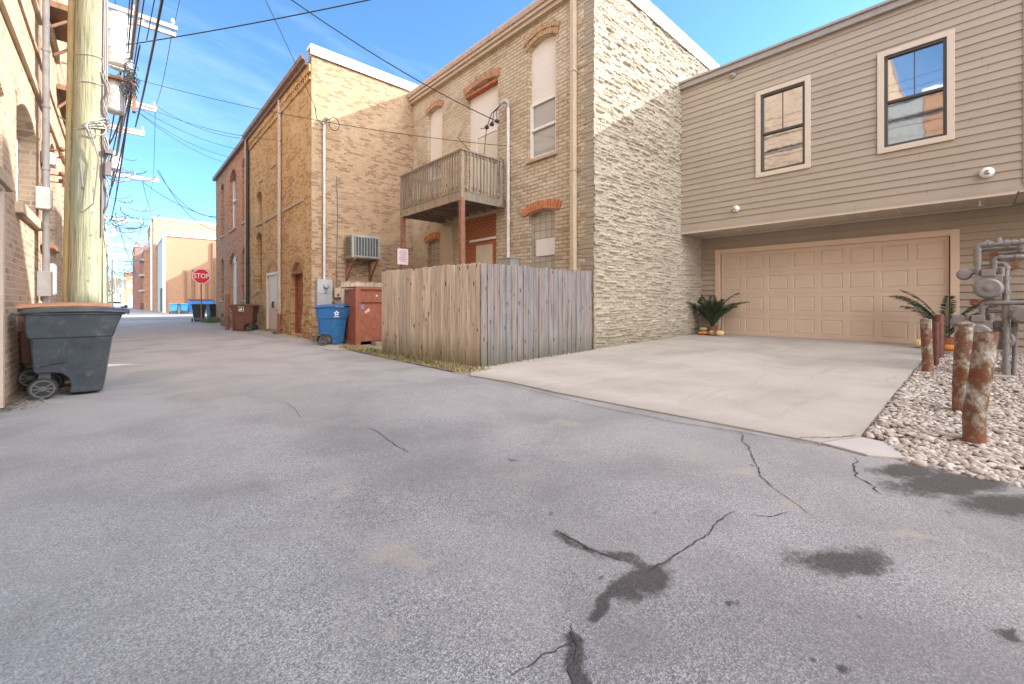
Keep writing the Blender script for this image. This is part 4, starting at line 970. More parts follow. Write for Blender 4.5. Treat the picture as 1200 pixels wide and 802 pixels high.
w = MB(); fbox(w, OC, AY, NX, 14.72, 14.8, .1, 2.12, -.2, -.12); fbox(w, OC, AY, NX, 15.87, 15.95, .1, 2.12, -.2, -.12); fbox(w, OC, AY, NX, 14.72, 15.95, 2.12, 2.2, -.2, .01); w.build('door_frame', M['red_paint'], dr_)
fpart('transom_panel', OC, 14.72, 15.95, 2.2, 2.5, .1, M['arch'], CB)
dr_ = fpart('door', OC, 17.76, 18.44, .12, 2.22, .03, M['door_cream'], CB); dr2 = fpart('door', OC, 18.45, 19.16, .12, 2.22, .03, M['door_cream'], CB)
w = MB()
for q in ((17.68, 17.76, .1, 2.32), (19.16, 19.24, .1, 2.32), (17.76, 19.16, 2.22, 2.32)): fbox(w, OC, AY, NX, *q, -.06, .03)
w.build('door_frame', M['door_cream'], CB)
w = MB(); fbox(w, OC, AY, NX, 18.36, 18.42, .95, 1.2, -.03, .03); fbox(w, OC, AY, NX, 18.40, 18.52, 1.05, 1.12, -.03, .02); w.build('handle', M['metal_dark'], dr_)
def louvre(O, s0, s1, z0, z1, m, par, d=.16):
    lo = fpart('louvre_back', O, s0, s1, z0, z1, d+.03, M['metal_dark'], par)
    w = MB(); z = z0
    while z < z1-.05: fbox(w, O, AY, NX, s0, s1, z, z+.05, -d-.03, -d); z += .11
    w.build('slat', m, lo)
louvre(OC, 20.08, 21.05, 1.7, 4.1, M['brick_tan'], CB); louvre(OC, 20.1, 21.0, 4.5, 5.84, M['stone_trim'], CB)
for (s0, s1, z) in ((20.0, 21.12, 1.62), (20.0, 21.1, 4.42)):
    w = MB(); fbox(w, OC, AY, NX, s0, s1, z, z+.08, -.1, .05); w.build('sill', M['stone_trim'], CB)
pipe_part('downspout', [(4.27,17.12,8.5),(4.27,17.12,.75)], .06, M['metal_pink'], CB, [(4.27,17.12,z) for z in (7,5,3)])
pipe_part('downspout', [(4.27,17.12,.75),(4.27,17.12,.05)], .07, M['rust'], CB)
# masonry base stones at the corner
w = MB()
for z in np.arange(.02, .9, .1):
    for y0 in np.arange(13.9, 17.6, .28):
        if 14.65 < y0+.14 < 16.0: continue
        w.cr = random.random(); pr = random.uniform(.0, .05); w.box(4.35-pr, 4.36, y0, y0+.26, z, z+.09)
w.build('base_stone', M['brick_tan'], CB, bevel=.008)
w = MB()
for z in np.arange(.02, .9, .1):
    for x0 in np.arange(4.36, 5.6, .28):
        pr = random.uniform(.0, .05); w.box(x0, x0+.26, 13.85-pr, 13.86, z, z+.09)
w.build('base_stone', M['brick_tan_side'], CB, bevel=.008)

# ------------------------------------------------------------------ building D (dark red-brown)
DB = thing('brown_brick_building', (4.35, 27, 0), 'red-brown brick building with tall arched windows and a white arched door', 'building')
hD = [(23.1, 23.95, 1.3, 3.75, .25), (25.35, 27.1, .1, 3.75, .5), (28.9, 29.75, 1.3, 3.7, .25), (23.1, 23.95, 5.0, 8.0, .25), (25.35, 27.1, 5.0, 8.1, .5), (28.9, 29.75, 5.0, 8.0, .25)]
w = MB(); wall_holes(w, OC, AY, NX, 22.5, 31.6, -.1, 8.65, hD, .25)
rest_of_building(w, 4.35, 16, 22.5, 31.6, 8.65, skip=('w', 's')); w.build('wall', M['brick_red'], DB, fix=False)
w = MB(); w.box(4.36, 16, 22.5, 31.55, 8.5, 8.66); w.build('roof', M['roof'], DB)
w = MB(); w.box(4.18, 4.35, 22.52, 31.7, 8.62, 8.8); w.build('gutter', M['gutter_brown'], DB)
for h in hD: arch(DB, M['brick_red'], OC, AY, NX, h[0], h[1], h[3]+.01, h[4], .2, .012)
for h in hD:
    if h[2] > 1:
        w = MB(); fbox(w, OC, AY, NX, h[0]-.08, h[1]+.08, h[2]-.1, h[2], -.15, .06); w.build('sill', M['stone_trim'], DB)
        wide = h[1]-h[0] > 1.2
        window(DB, OC, AY, NX, h[0], h[1], h[2], h[3], .18, M['white_paint'] if wide else M['gutter_brown'], M['glass_blue'] if wide else M['glass'], fw=.08, split=(h[2]+h[3])/2, muntin=0)
    else:
        d_ = fpart('door', OC, h[0], h[1], h[2], 3.25, .15, M['door_cream'], DB); fpart('door_frame', OC, h[0], h[0]+.15, h[2], 3.25, .1, M['white_paint'], d_)
        fpart('transom', OC, h[0], h[1], 3.25, h[3], .12, M['white_paint'], DB)
pipe_part('downspout', [(4.26,22.6,8.6),(4.26,22.6,.1)], .06, M['metal_pink'], DB); pipe_part('downspout', [(4.26,22.35,8.5),(4.26,22.35,.1)], .07, M['metal_dark'], DB)
# stoop with posts
ST = thing('wooden_stoop', (3.9, 23, 0), 'low wooden steps with rails beside the brown brick wall', 'steps')
b = MB()
for k in range(3): b.cr = random.random(); b.box(3.75, 4.3, 23.0+k*.9, 23.8+k*.9, .0, .2+.14*k)
b.build('tread', M['stoop_wood'], ST)
for z in (.3, .6): b = MB(); b.box(3.72, 3.78, 22.3, 25.4, z, z+.12); b.build('rail', M['stoop_wood'], ST)
for y in (22.4, 23.9, 25.3): b = MB(); b.box(3.68, 3.8, y-.06, y+.06, 0, .9); b.build('post', M['stoop_wood'], ST)
def bollard(loc, r, h, m, label, lean=(0,0), cap=False, group='bollards'):
    t_ = thing('bollard', loc, label, 'bollard', group)
    b = MB(); b.tube([(0,0,-.08),(0,0,.25),(lean[0]*.5,lean[1]*.5,h*.6),(lean[0],lean[1],h)], r, 24)
    if not cap: b.lathe([(r*1.0,0),(r*1.0,.012),(r*.9,.013),(r*.88,.004),(.001,.010)], (lean[0],lean[1],h), 24)
    o = b.build('pipe', m, t_, smooth=True, local=True)
    if cap:
        b = MB(); b.lathe([(r*1.12,0),(r*1.12,.02),(r*.9,.035),(.001,.045)], (lean[0],lean[1],h-.01), 24); b.build('cap', m, t_, smooth=True, local=True)
bollard((3.35,21.4,0), .08, 1.5, M['rust'], 'tall pinkish-brown post left of the brown bin', group='posts by the brown bin')
bollard((3.55,21.0,0), .08, .86, M['rust'], 'short pinkish-brown post touching the brown bin', group='posts by the brown bin')
# gravel-bed bollards
bollard((4.98,.01,.02), .066, .89, M['bollard'], 'nearest rusty bollard in the pebbles, leaning slightly right', (.06,-.065))
bollard((6.2,.10,.05), .066, .88, M['bollard'], 'rusty bollard with a flat rimmed cap, second nearest in the pebbles', (.01,-.02), cap=True)
bollard((9.06,.5,.09), .066, .80, M['bollard'], 'mottled rusty bollard at the driveway edge in front of the brown post', (.0,.02))
bollard((11.2,.46,.12), .066, .80, M['bollard_brown'], 'plain dark brown bollard, farthest from the alley beside the palm', (0,0))
bollard((10.1,.46,.1), .045, .72, M['bollard_brown'], 'thin brown pipe between the mottled bollard and the plain brown one', (0,0))

# ------------------------------------------------------------------ gas meters
PG = M['pipe_grey']
def gas_meter(parent, x, y, z, s=1.0):
    b = MB(); b.lathe([(.0,-.13),(.12,-.125),(.145,-.10),(.145,-.03),(.155,-.03),(.155,.03),(.145,.03),(.145,.10),(.12,.125),(.0,.13)], (x,y,z), 26, Matrix.Rotation(PI/2,3,'Y')); b.box(x-.10, x+.10, y-.14, y+.14, z+.03, z+.19)
    o = b.build('meter_body', PG, parent, smooth=True, bevel=.012)
    b = MB(); b.lathe([(.05,0),(.05,.02),(.02,.03)], (x-.115,y,z+.0), 16, Matrix.Rotation(-PI/2,3,'Y'))
    for a_ in np.linspace(0, 2*PI, 8, endpoint=False): b.lathe([(.011,0),(.011,.014)], (x-.1, y+.115*math.cos(a_), z+.115*math.sin(a_)), 6, Matrix.Rotation(-PI/2,3,'Y'))
    b.build('faceplate', PG, o, smooth=True)
    b = MB(); b.box(x-.12, x+.03, y-.07, y+.07, z+.17, z+.27); b.tube([(x-.03,y-.13,z+.17),(x-.03,y-.13,z+.3)], .03, 10); b.tube([(x-.03,y+.10,z+.17),(x-.03,y+.10,z+.3)], .03, 10); b.build('index_head', PG, o, bevel=.012)
    return o
def elbow_pipe(pts, r, n=12):
    """polyline with collars at bends"""
    b = MB(); P_ = [Vector(p) for p in pts]; out = [P_[0]]
    for i in range(1, len(P_)-1):
        d0 = (P_[i-1]-P_[i]).normalized(); d1 = (P_[i+1]-P_[i]).normalized(); k = r*1.6
        for t_ in (0, .25, .5, .75, 1):
            q = (P_[i]+d0*k)*(1-t_)**2+P_[i]*2*t_*(1-t_)+(P_[i]+d1*k)*t_**2
            out.append(q)
        for d in (d0, d1): b.tube([P_[i]+d*k*.9, P_[i]+d*(k+r*.9)], r*1.32, n)
    out.append(P_[-1]); b.tube(out, r, n); return b
GM = thing('gas_meters', (9.4, -.3, 0), 'tall cluster of grey gas meters and pipes standing in the pebbles', 'gas meter')
gx = 9.35
gas_meter(GM, gx-.05, -.12, 1.36); gas_meter(GM, gx-.05, -.02, .70); gas_meter(GM, gx+.15, -.24, .62); gas_meter(GM, gx-.05, -.72, .98)
def gp(name, pts, r): return elbow_pipe(pts, r).build(name, PG, GM, smooth=True)
gp('riser', [(gx,-.29,.02),(gx,-.29,1.72),(gx,-.05,1.72)], .036)
gp('riser', [(gx+.12,-.36,.02),(gx+.12,-.40,1.05),(gx+.12,-.7,1.05)], .026)
gp('header', [(gx-.02,-.02,1.62),(gx-.02,-.02,2.0),(gx-.02,-.44,2.0),(gx-.02,-.44,1.86)], .036)
gp('header', [(gx+.08,.0,1.7),(gx+.08,.0,1.93),(gx+.08,-.75,1.93)], .028)
gp('header', [(gx-.02,-.18,1.6),(gx-.02,-.18,1.80),(gx-.02,-.46,1.80),(gx+.1,-.46,1.80)], .033)
gp('header', [(gx+.03,-.22,1.87),(gx+.03,-.95,1.87)], .022)
gp('branch', [(gx-.03,-.06,.92),(gx-.03,-.06,1.15),(gx-.03,-.95,1.15)], .034)
gp('branch', [(gx+.05,-.12,.9),(gx+.05,-.12,1.03),(gx+.05,-.8,1.02)], .030)
gp('branch', [(gx+.02,-.0,.45),(gx+.02,-.0,.18),(gx+.02,-.29,.18)], .028)
b = MB()
for z in (.25,.42,.6,.78,.95,1.3,1.5): b.tube([(gx,-.29,z-.025),(gx,-.29,z+.025)], .05, 8)
for y in (-.14,-.3,-.44): b.tube([(gx-.02,y-.02,2.0),(gx-.02,y+.02,2.0)], .05, 8)
for y in (-.3,-.6): b.tube([(gx+.08,y-.02,1.93),(gx+.08,y+.02,1.93)], .04, 8)
b.tube([(gx-.02,-.1,2.0),(gx-.02,-.1,2.07)], .03, 8); b.tube([(gx-.02,-.22,2.0),(gx-.02,-.22,2.09)], .034, 8); b.tube([(gx,-.42,.9),(gx,-.5,.9)], .03, 8)
b.build('fitting', PG, GM, smooth=True)
b = MB(); b.lathe([(.0,-.05),(.09,-.045),(.12,0),(.09,.045),(.0,.05)], (gx-.08,-.44,.98), 20, Matrix.Rotation(PI/2,3,'Y')); b.build('regulator', PG, GM, smooth=True)
b = MB(); b.lathe([(.0,-.04),(.06,-.035),(.085,0),(.05,.05),(.02,.08)], (gx-.05,.12,1.57), 16, Matrix.Rotation(PI/2,3,'Y')); b.tube([(gx-.05,.12,1.57),(gx-.03,.0,1.6)], .03, 10); b.build('regulator', PG, GM, smooth=True)
b = MB(); b.lathe([(.0,-.05),(.08,-.045),(.11,0),(.06,.06),(.03,.09)], (gx-.06,.16,.86), 16, Matrix.Rotation(PI/2,3,'Y')); b.tube([(gx-.05,.16,.86),(gx-.03,.0,.88)], .03, 10); b.build('regulator', PG, GM, smooth=True)
b = MB(); b.tube([(gx-.03,-.08,1.15),(gx-.03,.0,1.15)], .022, 8); b.lathe([(.02,0),(.045,.02),(.045,.07),(.015,.09)], (gx-.03,.02,1.11), 12); b.build('red_valve', M['red_paint'], GM, smooth=True)
b = MB(); b.box(gx-.2, gx+.02, -.36, -.16, .03, .12); tag(b.build('brick_block', M['concrete'], bevel=.01), 'brown block on the pebbles at the foot of the gas pipes', 'block')
b = MB(); b.tube([(13.3,-.42,1.9),(13.28,-.5,2.2),(13.3,-.44,2.5)], .03, 8)
WR = thing('wreath', (13.33, -.35, 1.95), 'dry orange twig wreath on the clapboard behind the gas pipes', 'wreath')
b = MB()
for k in range(160):
    a_ = random.uniform(0, 6.28); r_ = .2+random.gauss(0, .03); c = Vector((13.32, -.36+r_*math.cos(a_), 1.98+r_*math.sin(a_)))
    d = Vector((random.uniform(-.04,0), random.uniform(-.07,.07), random.uniform(-.07,.07))); b.bar(c-d, c+d, .008, .004)
b.build('twigs', plain('dry_twig', (.35,.17,.06), .8, var=.4), WR)

# ------------------------------------------------------------------ palms and pumpkins
def palm(loc, nf, L, label, spread=1.0, seed=1, dirs=None):
    random.seed(seed)
    t_ = thing('potted_palm', loc, label, 'potted plant', 'potted palms by the garage door')
    b = MB(); b.lathe([(.10,0),(.14,.2),(.155,.24),(.135,.25),(.12,.22)], (0,0,0), 20); b.build('pot', M['terracotta'], t_, smooth=True, local=True)
    for k in range(nf):
        a_ = dirs[k % len(dirs)]+random.uniform(-.25, .25) if dirs else 2*PI*k/nf+random.uniform(-.3, .3)
        el = random.uniform(1.0, 1.5); LL = L*random.uniform(.7, 1.1); d = Vector((math.cos(a_), math.sin(a_), 0)); sd = Vector((-d.y, d.x, 0))
        pts = []; N = 36; p = Vector((0,0,.2)); ang = el
        for i in range(N):
            pts.append(p.copy()); p = p+(d*math.cos(ang)+ZV*math.sin(ang))*LL/N; ang -= (1.9*spread*(.3+i/N))/N
        b = MB(); b.tube(pts, [.007*(1-.8*i/N) for i in range(N)], 5)
        for i in range(5, N):
            f = i/N; ll = .15*math.sin(PI*min(1, (f-.1)*.95))**.6*LL/1.0; tg = (pts[min(i+1,N-1)]-pts[i-1]).normalized()
            for sgn in (-1, 1):
                for q in (0, .5):
                    base = pts[i]-tg*q*LL/N
                    dr_ = (sd*sgn*.8+tg*.75+ZV*random.uniform(-.35, .1)).normalized(); wv = tg.cross(dr_).normalized().cross(dr_)*.0105
                    m1 = base+dr_*ll*.5; m2 = base+dr_*ll-ZV*ll*.18
                    b.add([base, m1-wv, m2, m1+wv], [(0,1,2,3)])
        b.build('frond', M['palm'], t_, local=True, fix=False)
def pumpkin(loc, r, sq, m, label):
    t_ = thing('pumpkin', loc, label, 'pumpkin', 'pumpkins by the garage door')
    prof = [(max(.001, r*math.sin(a_)**.75 if a_ < PI else .001), r*sq*(1-math.cos(a_))) for a_ in np.linspace(.12, PI-.12, 12)]
    b = MB(); b.lathe(prof, (0,0,0), 48, ribs=16, ribd=.10); b.build('flesh', m, t_, smooth=True, local=True)
    b = MB(); b.tube([(0,0,2*r*sq-.01),(.005,0,2*r*sq+.03),(.02,.01,2*r*sq+.05)], [.015,.010,.012], 8); b.build('stalk', M['stem'], t_, local=True)
palm((12.95, 5.3, float(drz(12.95))), 26, 1.2, 'bushy potted palm in the corner between stone wall and garage door', .72, 3)
palm((12.75, .42, float(drz(12.75))-.02), 12, 1.3, 'airy potted palm behind the bollards at the right end of the garage door', .68, 5, dirs=[1.57,1.95,1.3,-1.5,-1.15,-1.8,3.1,2.5,1.6,-1.5,-2.2])
random.seed(99)
z_ = float(drz(12.8))
pumpkin((12.78, 5.50, z_), .15, .36, M['pumpkin'], 'flat orange pumpkin at the bottom of the small stack by the stone wall')
pumpkin((12.80, 5.50, z_+.11), .115, .5, M['pumpkin_green'], 'greyish gourd resting on top of the flat orange pumpkin')
pumpkin((12.70, 5.22, z_), .08, .9, M['pumpkin_green'], 'tall pale gourd between the orange pumpkins and the palm pot')
pumpkin((12.58, 4.93, z_), .11, .75, M['pumpkin_cream'], 'round yellow pumpkin to the right of the corner palm')
pumpkin((12.62, 5.12, z_), .08, .4, M['pumpkin'], 'small orange pumpkin in front of the corner palm pot')
pumpkin((12.45, .78, z_), .13, .75, M['pumpkin_cream'], 'round yellow pumpkin at the right end of the garage door')
pumpkin((12.3, .36, z_-.03), .10, .7, M['pumpkin'], 'deep orange pumpkin beside the right-hand palm pot behind the bollards')

# ------------------------------------------------------------------ wheelie bins
def wheelie(loc, rz, body, lid, label, group=None, name='wheelie_bin', star=False, badge=False, lidtilt=0):
    t_ = thing(name, loc, label, 'trash bin', group, rz)
    def hw(z): return .235+.085*z/1.02      # half width
    prof = [(-.10,.03),(.175,.03),(.20,.05),(.285,.73),(-.42,.73),(-.40,.33),(-.37,.30),(-.24,.30),(-.16,.28),(-.105,.22),(-.085,.14)]
    def extr(mb, prof, f):
        k = len(prof); A = [(x, -f(z), z) for x, z in prof]; B = [(x, f(z), z) for x, z in prof]
        mb.add(A+B, [tuple(range(k)), tuple(range(2*k-1, k-1, -1))]+[(i, (i+1) % k, (i+1) % k+k, i+k) for i in range(k)])
    b = MB(); extr(b, prof, hw)
    extr(b, [(-.435,.72),(.30,.72),(.315,.80),(.385,1.0),(.395,1.03),(-.46,1.03),(-.455,.82)], lambda z: hw(z)+.018)
    extr(b, [(-.405,.74),(-.10,.74),(-.11,.42),(-.40,.36)], lambda z: hw(z)+.008)
    extr(b, [(-.47,1.0),(.42,1.0),(.42,1.03),(-.47,1.03)], lambda z: hw(z)+.035)
    bo = b.build('body', body, t_, local=True, bevel=.018, seg=3)
    if star:
        pts = []
        for k in range(10):
            r_ = .075 if k % 2 == 0 else .042; pts.append((r_*math.cos(PI/2+k*PI/5), r_*math.sin(PI/2+k*PI/5)))
        b = MB(); k = len(pts); inn = [(x*.42, z*.42) for x, z in pts]
        yy = lambda z: -(hw(z)+.0215)
        vs = [(x+.02, yy(z+.87), z+.87) for x, z in pts]+[(x+.02, yy(z+.87), z+.87) for x, z in inn]
        b.add(vs, [(i, (i+1) % k, (i+1) % k+k, i+k) for i in range(k)])
        for r0, w_ in ((.765,.07),(.785,.05)):
            b.add([(.02-w_, yy(r0), r0), (.02+w_, yy(r0), r0), (.02+w_, yy(r0+.012), r0+.012), (.02-w_, yy(r0+.012), r0+.012)], [(0,1,2,3)])
        b.build('emblem', M['sign_white'], bo, local=True)
    if badge:
        b = MB(); yy = lambda z: -(hw(z)+.0215)
        for (x0, x1, z0, z1) in ((-.12,.10,.97,.985),(-.10,.08,.80,.815),(-.12,-.09,.82,.96),(-.06,.0,.86,.94),(-.02,.08,.84,.90)):
            b.add([(x0, yy(z0), z0), (x1, yy(z0), z0), (x1-.02, yy(z1), z1), (x0, yy(z1), z1)], [(0,1,2,3)])
        b.build('emblem', M['sign_white'], bo, local=True)
    # lid
    b = MB(); hl = hw(1.03)+.05
    k = MB(); 
    sec = [(-.50,1.035,.9),(-.47,1.06,1),(-.2,1.078,1),(.15,1.08,1),(.40,1.065,1),(.455,1.045,.97)]
    vs = []
    for x, z, f in sec:
        for y, dz in ((-hl*f,-.025),(-hl*f,0),(-hl*.8*f,.012),(0,.016),(hl*.8*f,.012),(hl*f,0),(hl*f,-.025)): vs.append((x, y, z+dz-(.02 if dz <= 0 else 0)))
    n_ = 7; fs = []
    for i in range(len(sec)-1):
        for j in range(n_-1): fs.append((i*n_+j, i*n_+j+1, (i+1)*n_+j+1, (i+1)*n_+j))
        fs.append((i*n_, (i+1)*n_, (i+1)*n_+n_-1, i*n_+n_-1))
    fs.append(tuple(range(n_))); fs.append(tuple((len(sec)-1)*n_+j for j in range(n_)))
    b.add(vs, fs)
    if lidtilt:
        Rm = Matrix.Rotation(-lidtilt, 3, 'Y'); b.v = [tuple(Rm @ (Vector(p)-Vector((-.48,0,1.04)))+Vector((-.48,0,1.04))) for p in b.v]
    b.build('lid', lid, t_, local=True, smooth=True, bevel=.01)
    b = MB(); b.tube([(-.44,-.27,1.0),(-.55,-.27,1.02),(-.56,-.25,1.02),(-.56,.25,1.02),(-.55,.27,1.02),(-.44,.27,1.0)], .016, 8); b.build('handle', body, t_, local=True, smooth=True)
    b = MB(); b.tube([(-.31,-.33,.127),(-.31,.33,.127)], .012, 8); b.box(-.36, -.26, -.2, .2, .10, .30); b.build('axle', M['wheel_grey'], t_, local=True)
    for sgn in (-1, 1):
        y = sgn*.315; b = MB(); Rw = Matrix.Rotation(PI/2, 3, 'X')
        b.lathe([(.095,-.028),(.122,-.028),(.127,-.018),(.127,.018),(.122,.028),(.095,.028)], (-.31, y, .127), 28, Rw)
        wo = b.build('wheel', M['rubber'], t_, local=True, smooth=True)
        b = MB(); b.lathe([(.097,-.02),(.099,.0),(.097,.02)], (-.31, y, .127), 28, Rw); b.v = b.v
        b = MB()
        b.lathe([(.022,-.032),(.03,-.03),(.03,.03),(.022,.032)], (-.31, y, .127), 14, Rw)
        for k in range(10):
            a_ = 2*PI*k/10; c = Vector((-.31, y, .127)); d = Vector((math.cos(a_), 0, math.sin(a_)))
            b.bar(c+d*.02, c+d*.1, .064, .013)
        N = 28
        vs = []; 
        for k in range(N):
            a_ = 2*PI*k/N
            for r_, yy in ((.088,-.03),(.104,-.031),(.104,.031),(.088,.03)): vs.append((-.31+r_*math.cos(a_), y+yy, .127+r_*math.sin(a_)))
        fs = [(k*4+j, k*4+(j+1) % 4, ((k+1) % N)*4+(j+1) % 4, ((k+1) % N)*4+j) for k in range(N) for j in range(4)]
        b.add(vs, fs); b.build('rim', M['wheel_grey'], wo, local=True)
    return t_
gb = wheelie((-.355, 7.82, 0), math.radians(-1), M['bin_grey'], M['bin_grey'], 'large dark grey wheeled bin with closed lid in the left foreground against the brick wall')
wheelie((-.55, 8.62, .05), math.radians(3), M['bin_brown'], M['lid_orange'], 'bin with a faded orange-brown lid just behind the foreground grey bin', lidtilt=.02)
blue = wheelie((4.36, 11.95, .0), math.radians(-16), M['bin_blue'], M['bin_blue'], 'blue wheeled recycling bin with a white star emblem below the electric meter', star=True, lidtilt=.04)
brown = wheelie((3.72, 20.2, 0), math.radians(150), M['bin_brown'], M['bin_brown'], 'brown wheeled bin with a white badge beside two posts along the brick wall')
# badge on its alley-facing side
b = MB()
for (x0, x1, z0, z1) in ((-.12,.10,.97,.985),(-.10,.08,.80,.815),(-.12,-.09,.82,.96),(-.06,.0,.86,.94),(-.02,.08,.84,.90)):
    yv = lambda z: .235+.085*z/1.02+.0215
    b.add([(x0, yv(z0), z0), (x1, yv(z0), z0), (x1-.02, yv(z1), z1), (x0, yv(z1), z1)], [(0,1,2,3)])
bb = [c for c in bpy.data.objects if c.parent == brown and c.name.startswith('body')][0]
b.build('emblem', M['sign_white'], bb, local=True)
bk = wheelie((3.55, 31.9, 0), math.radians(80), M['bin_black'], M['bin_black'], 'black bin directly under the stop sign, left of its pair', 'black bins under the stop sign')
copy_tree(bk, (4.35, 32.6, 0), math.radians(100), 'black bin right of its pair, nearest the brown brick corner', 'black bins under the stop sign')
far_b = wheelie((2.9, 94, 0), math.radians(80), M['bin_brown'], M['bin_brown'], 'small dark red-brown bin far down the alley by the tall brick buildings')
lb = wheelie((4.2, 56.6, 0), math.radians(75), M['bin_lightblue'], M['bin_lightblue'], 'light blue bin at the far wall, left of its pair', 'light blue bins by the far wall')
copy_tree(lb, (5.0, 56.9, 0), math.radians(95), 'light blue bin touching the blue dumpster', 'light blue bins by the far wall')
def dumpster(loc, label, w=2.2):
    t_ = thing('dumpster', loc, label, 'dumpster', 'blue dumpsters by the far wall')
    b = MB(); b.prism([(-w/2,.15),(w/2,.15),(w/2,1.35),(-w/2,1.35)], (0,-.8,0), (1,0,0), (0,0,1), (0,1,0), 1.6)
    for x in np.linspace(-w/2+.1, w/2-.1, 5): b.box(x-.04, x+.04, -.84, -.8, .2, 1.3)
    b.build('body', M['dumpster_blue'], t_, local=True, bevel=.02)
    b = MB(); b.prism([(-.85,1.36),(.85,1.5),(.85,1.56),(-.85,1.42)], (-w/2-.03,0,0), (0,1,0), (0,0,1), (1,0,0), w+.06); b.build('lid', M['bin_black'], t_, local=True, bevel=.01)
dumpster((6.5, 57.2, 0), 'blue dumpster with a dark lid nearest the light blue bins'); dumpster((9.2, 57.4, 0), 'blue dumpster behind the stop sign, right of the other one')

# ------------------------------------------------------------------ signs
def text_mesh(txt, size):
    cu = bpy.data.curves.new('t', 'FONT'); cu.body = txt; cu.size = size; cu.align_x = 'CENTER'; cu.align_y = 'CENTER'; cu.offset = .012*size; cu.extrude = .002; cu.resolution_u = 3
    ob = bpy.data.objects.new('t', cu); col.objects.link(ob); dg = bpy.context.evaluated_depsgraph_get(); dg.update()
    me = bpy.data.meshes.new_from_object(ob.evaluated_get(dg)); bpy.data.objects.remove(ob)
    return me
SS = thing('stop_sign', (3.55, 31.0, 0), 'red octagonal stop sign on a thin post at the end of the brown brick building', 'stop sign')
R = .46; sc_ = (3.55, 30.95, 2.72)
poly = [(R*math.cos(PI/8+k*PI/4), R*math.sin(PI/8+k*PI/4)) for k in range(8)]
face = MB(); face.prism(poly, sc_, (1,0,0), (0,0,1), (0,-1,0), .006); fo = face.build('face', M['sign_white'], SS)
b = MB(); b.prism([(x*.93, z*.93) for x, z in poly], (sc_[0], sc_[1]-.006, sc_[2]), (1,0,0), (0,0,1), (0,-1,0), .004); b.build('red_field', M['sign_red'], fo)
me = text_mesh('STOP', .40); me.materials.append(M['sign_white'])
for v in me.vertices:
    x, y, z = v.co; v.co = (sc_[0]+x*.78, sc_[1]-.0125-z, sc_[2]+y*1.0)
me.update(); W = WM[SS.name].inverted(); me.transform(W); o = bpy.data.objects.new('lettering', me); col.objects.link(o); o.parent = fo
b = MB(); b.tube([(3.55,31.0,0),(3.55,31.0,3.1)], .035, 8); b.build('post', M['rust'], SS)
YS = thing('yard_sign', (6.0, 11.0, 0), 'small pinkish paper notice on a stake behind the tan fence', 'sign')
c = P(472, 301, Y=11.3); 
b = MB(); b.box(c.x-.17, c.x+.17, c.y-.01, c.y, c.z-.23, c.z+.23); pn = b.build('panel', M['sign_pink'], YS)
b = MB()
for k in range(7):
    wd = .12 if k % 3 else .08; z = c.z+.17-k*.05; x = -wd
    while x < wd: l = random.uniform(.015, .04); b.box(c.x+x, c.x+min(wd, x+l), c.y-.013, c.y-.0105, z-.010, z+.010); x += l+.012
b.build('print', M['sign_ink'], pn)
b = MB(); b.box(c.x-.02, c.x+.02, c.y+.001, c.y+.03, 0, c.z+.1); b.build('stake', M['rust'], YS)

# ------------------------------------------------------------------ left-hand building
LB = thing('left_brick_building', (-.96, 12, 0), 'pale tan brick building along the left edge with recessed windows and stone sills', 'building')
PX = Vector((1, 0, 0)); OLf = (-.96, 0, 0)
hL = [(8.2, 9.9, 2.42, 3.85, .22), (5.6, 7.35, 2.55, 3.6, .15), (5.7, 7.15, .02, 2.4, 0), (11.6, 12.6, 2.3, 4.2, .2), (14.0, 15.2, 2.3, 4.2, .2), (8.4, 9.7, 6.2, 8.2, .2), (11.5, 12.7, 6.2, 8.2, .2), (5.4, 6.8, 6.2, 8.2, .2), (17, 18.2, 2.3, 4.2, .2)]
w = MB(); wall_holes(w, OLf, AY, PX, 3.0, 26, -.1, 13.6, hL, .3); w.quad((-.96,26,-.1),(-12,26,-.1),(-12,26,13.6),(-.96,26,13.6)); w.quad((-.96,3,9),(-12,3,9),(-12,3,13.6),(-.96,3,13.6)); w.quad((-12,3,-.1),(-12,26,-.1),(-12,26,13.6),(-12,3,13.6))
w.build('wall', M['brick_left'], LB, fix=False)
w = MB(); w.box(-12.1, -.88, 2.95, 26.1, 13.6, 13.72); w.build('roof', M['coping_tan'], LB)
w = MB()
for z, d in ((4.36, .05), (4.48, .03), (5.02, .03), (5.62, .05)): fbox(w, OLf, AY, PX, 3.0, 10.2 if z > 5.1 else 26, z, z+.05, 0, d)
w.build('string_course', M['brick_left'], LB)
for h in hL:
    if h[2] > 1:
        w = MB(); fbox(w, OLf, AY, PX, h[0]-.1, h[1]+.1, h[2]-.14, h[2], -.25, .07); w.build('sill', M['stone_trim'], LB, bevel=.01)
        window(LB, OLf, AY, PX, h[0], h[1], h[2], h[3], .22, M['white_paint'], M['glass_blue'], fw=.09, split=(h[2]+h[3])/2)
w = MB(); fbox(w, OLf, AY, PX, 5.78, 7.07, .02, 2.36, -.2, -.14); d_ = w.build('door', M['door_cream'], LB)
w = MB(); fbox(w, OLf, AY, PX, 7.07, 7.17, .02, 2.4, -.2, .04); fbox(w, OLf, AY, PX, 5.7, 5.78, .02, 2.4, -.2, .04); fbox(w, OLf, AY, PX, 5.78, 7.07, 2.36, 2.44, -.2, .04); w.build('door_frame', M['metal_pink'], d_)
for h in hL:
    if h[2] > 1: arch(LB, M['brick_left'], OLf, AY, PX, h[0], h[1], h[3]+.01, h[4], .2, .012)
LS = thing('left_low_building', (-.96, -3, 0), 'red brick building on the left behind the camera side of the alley', 'building')
w = MB(); rest_of_building(w, -12, -.97, -16, 1.48, 10.1); w.build('wall', M['brick_orange'], LS, fix=False)
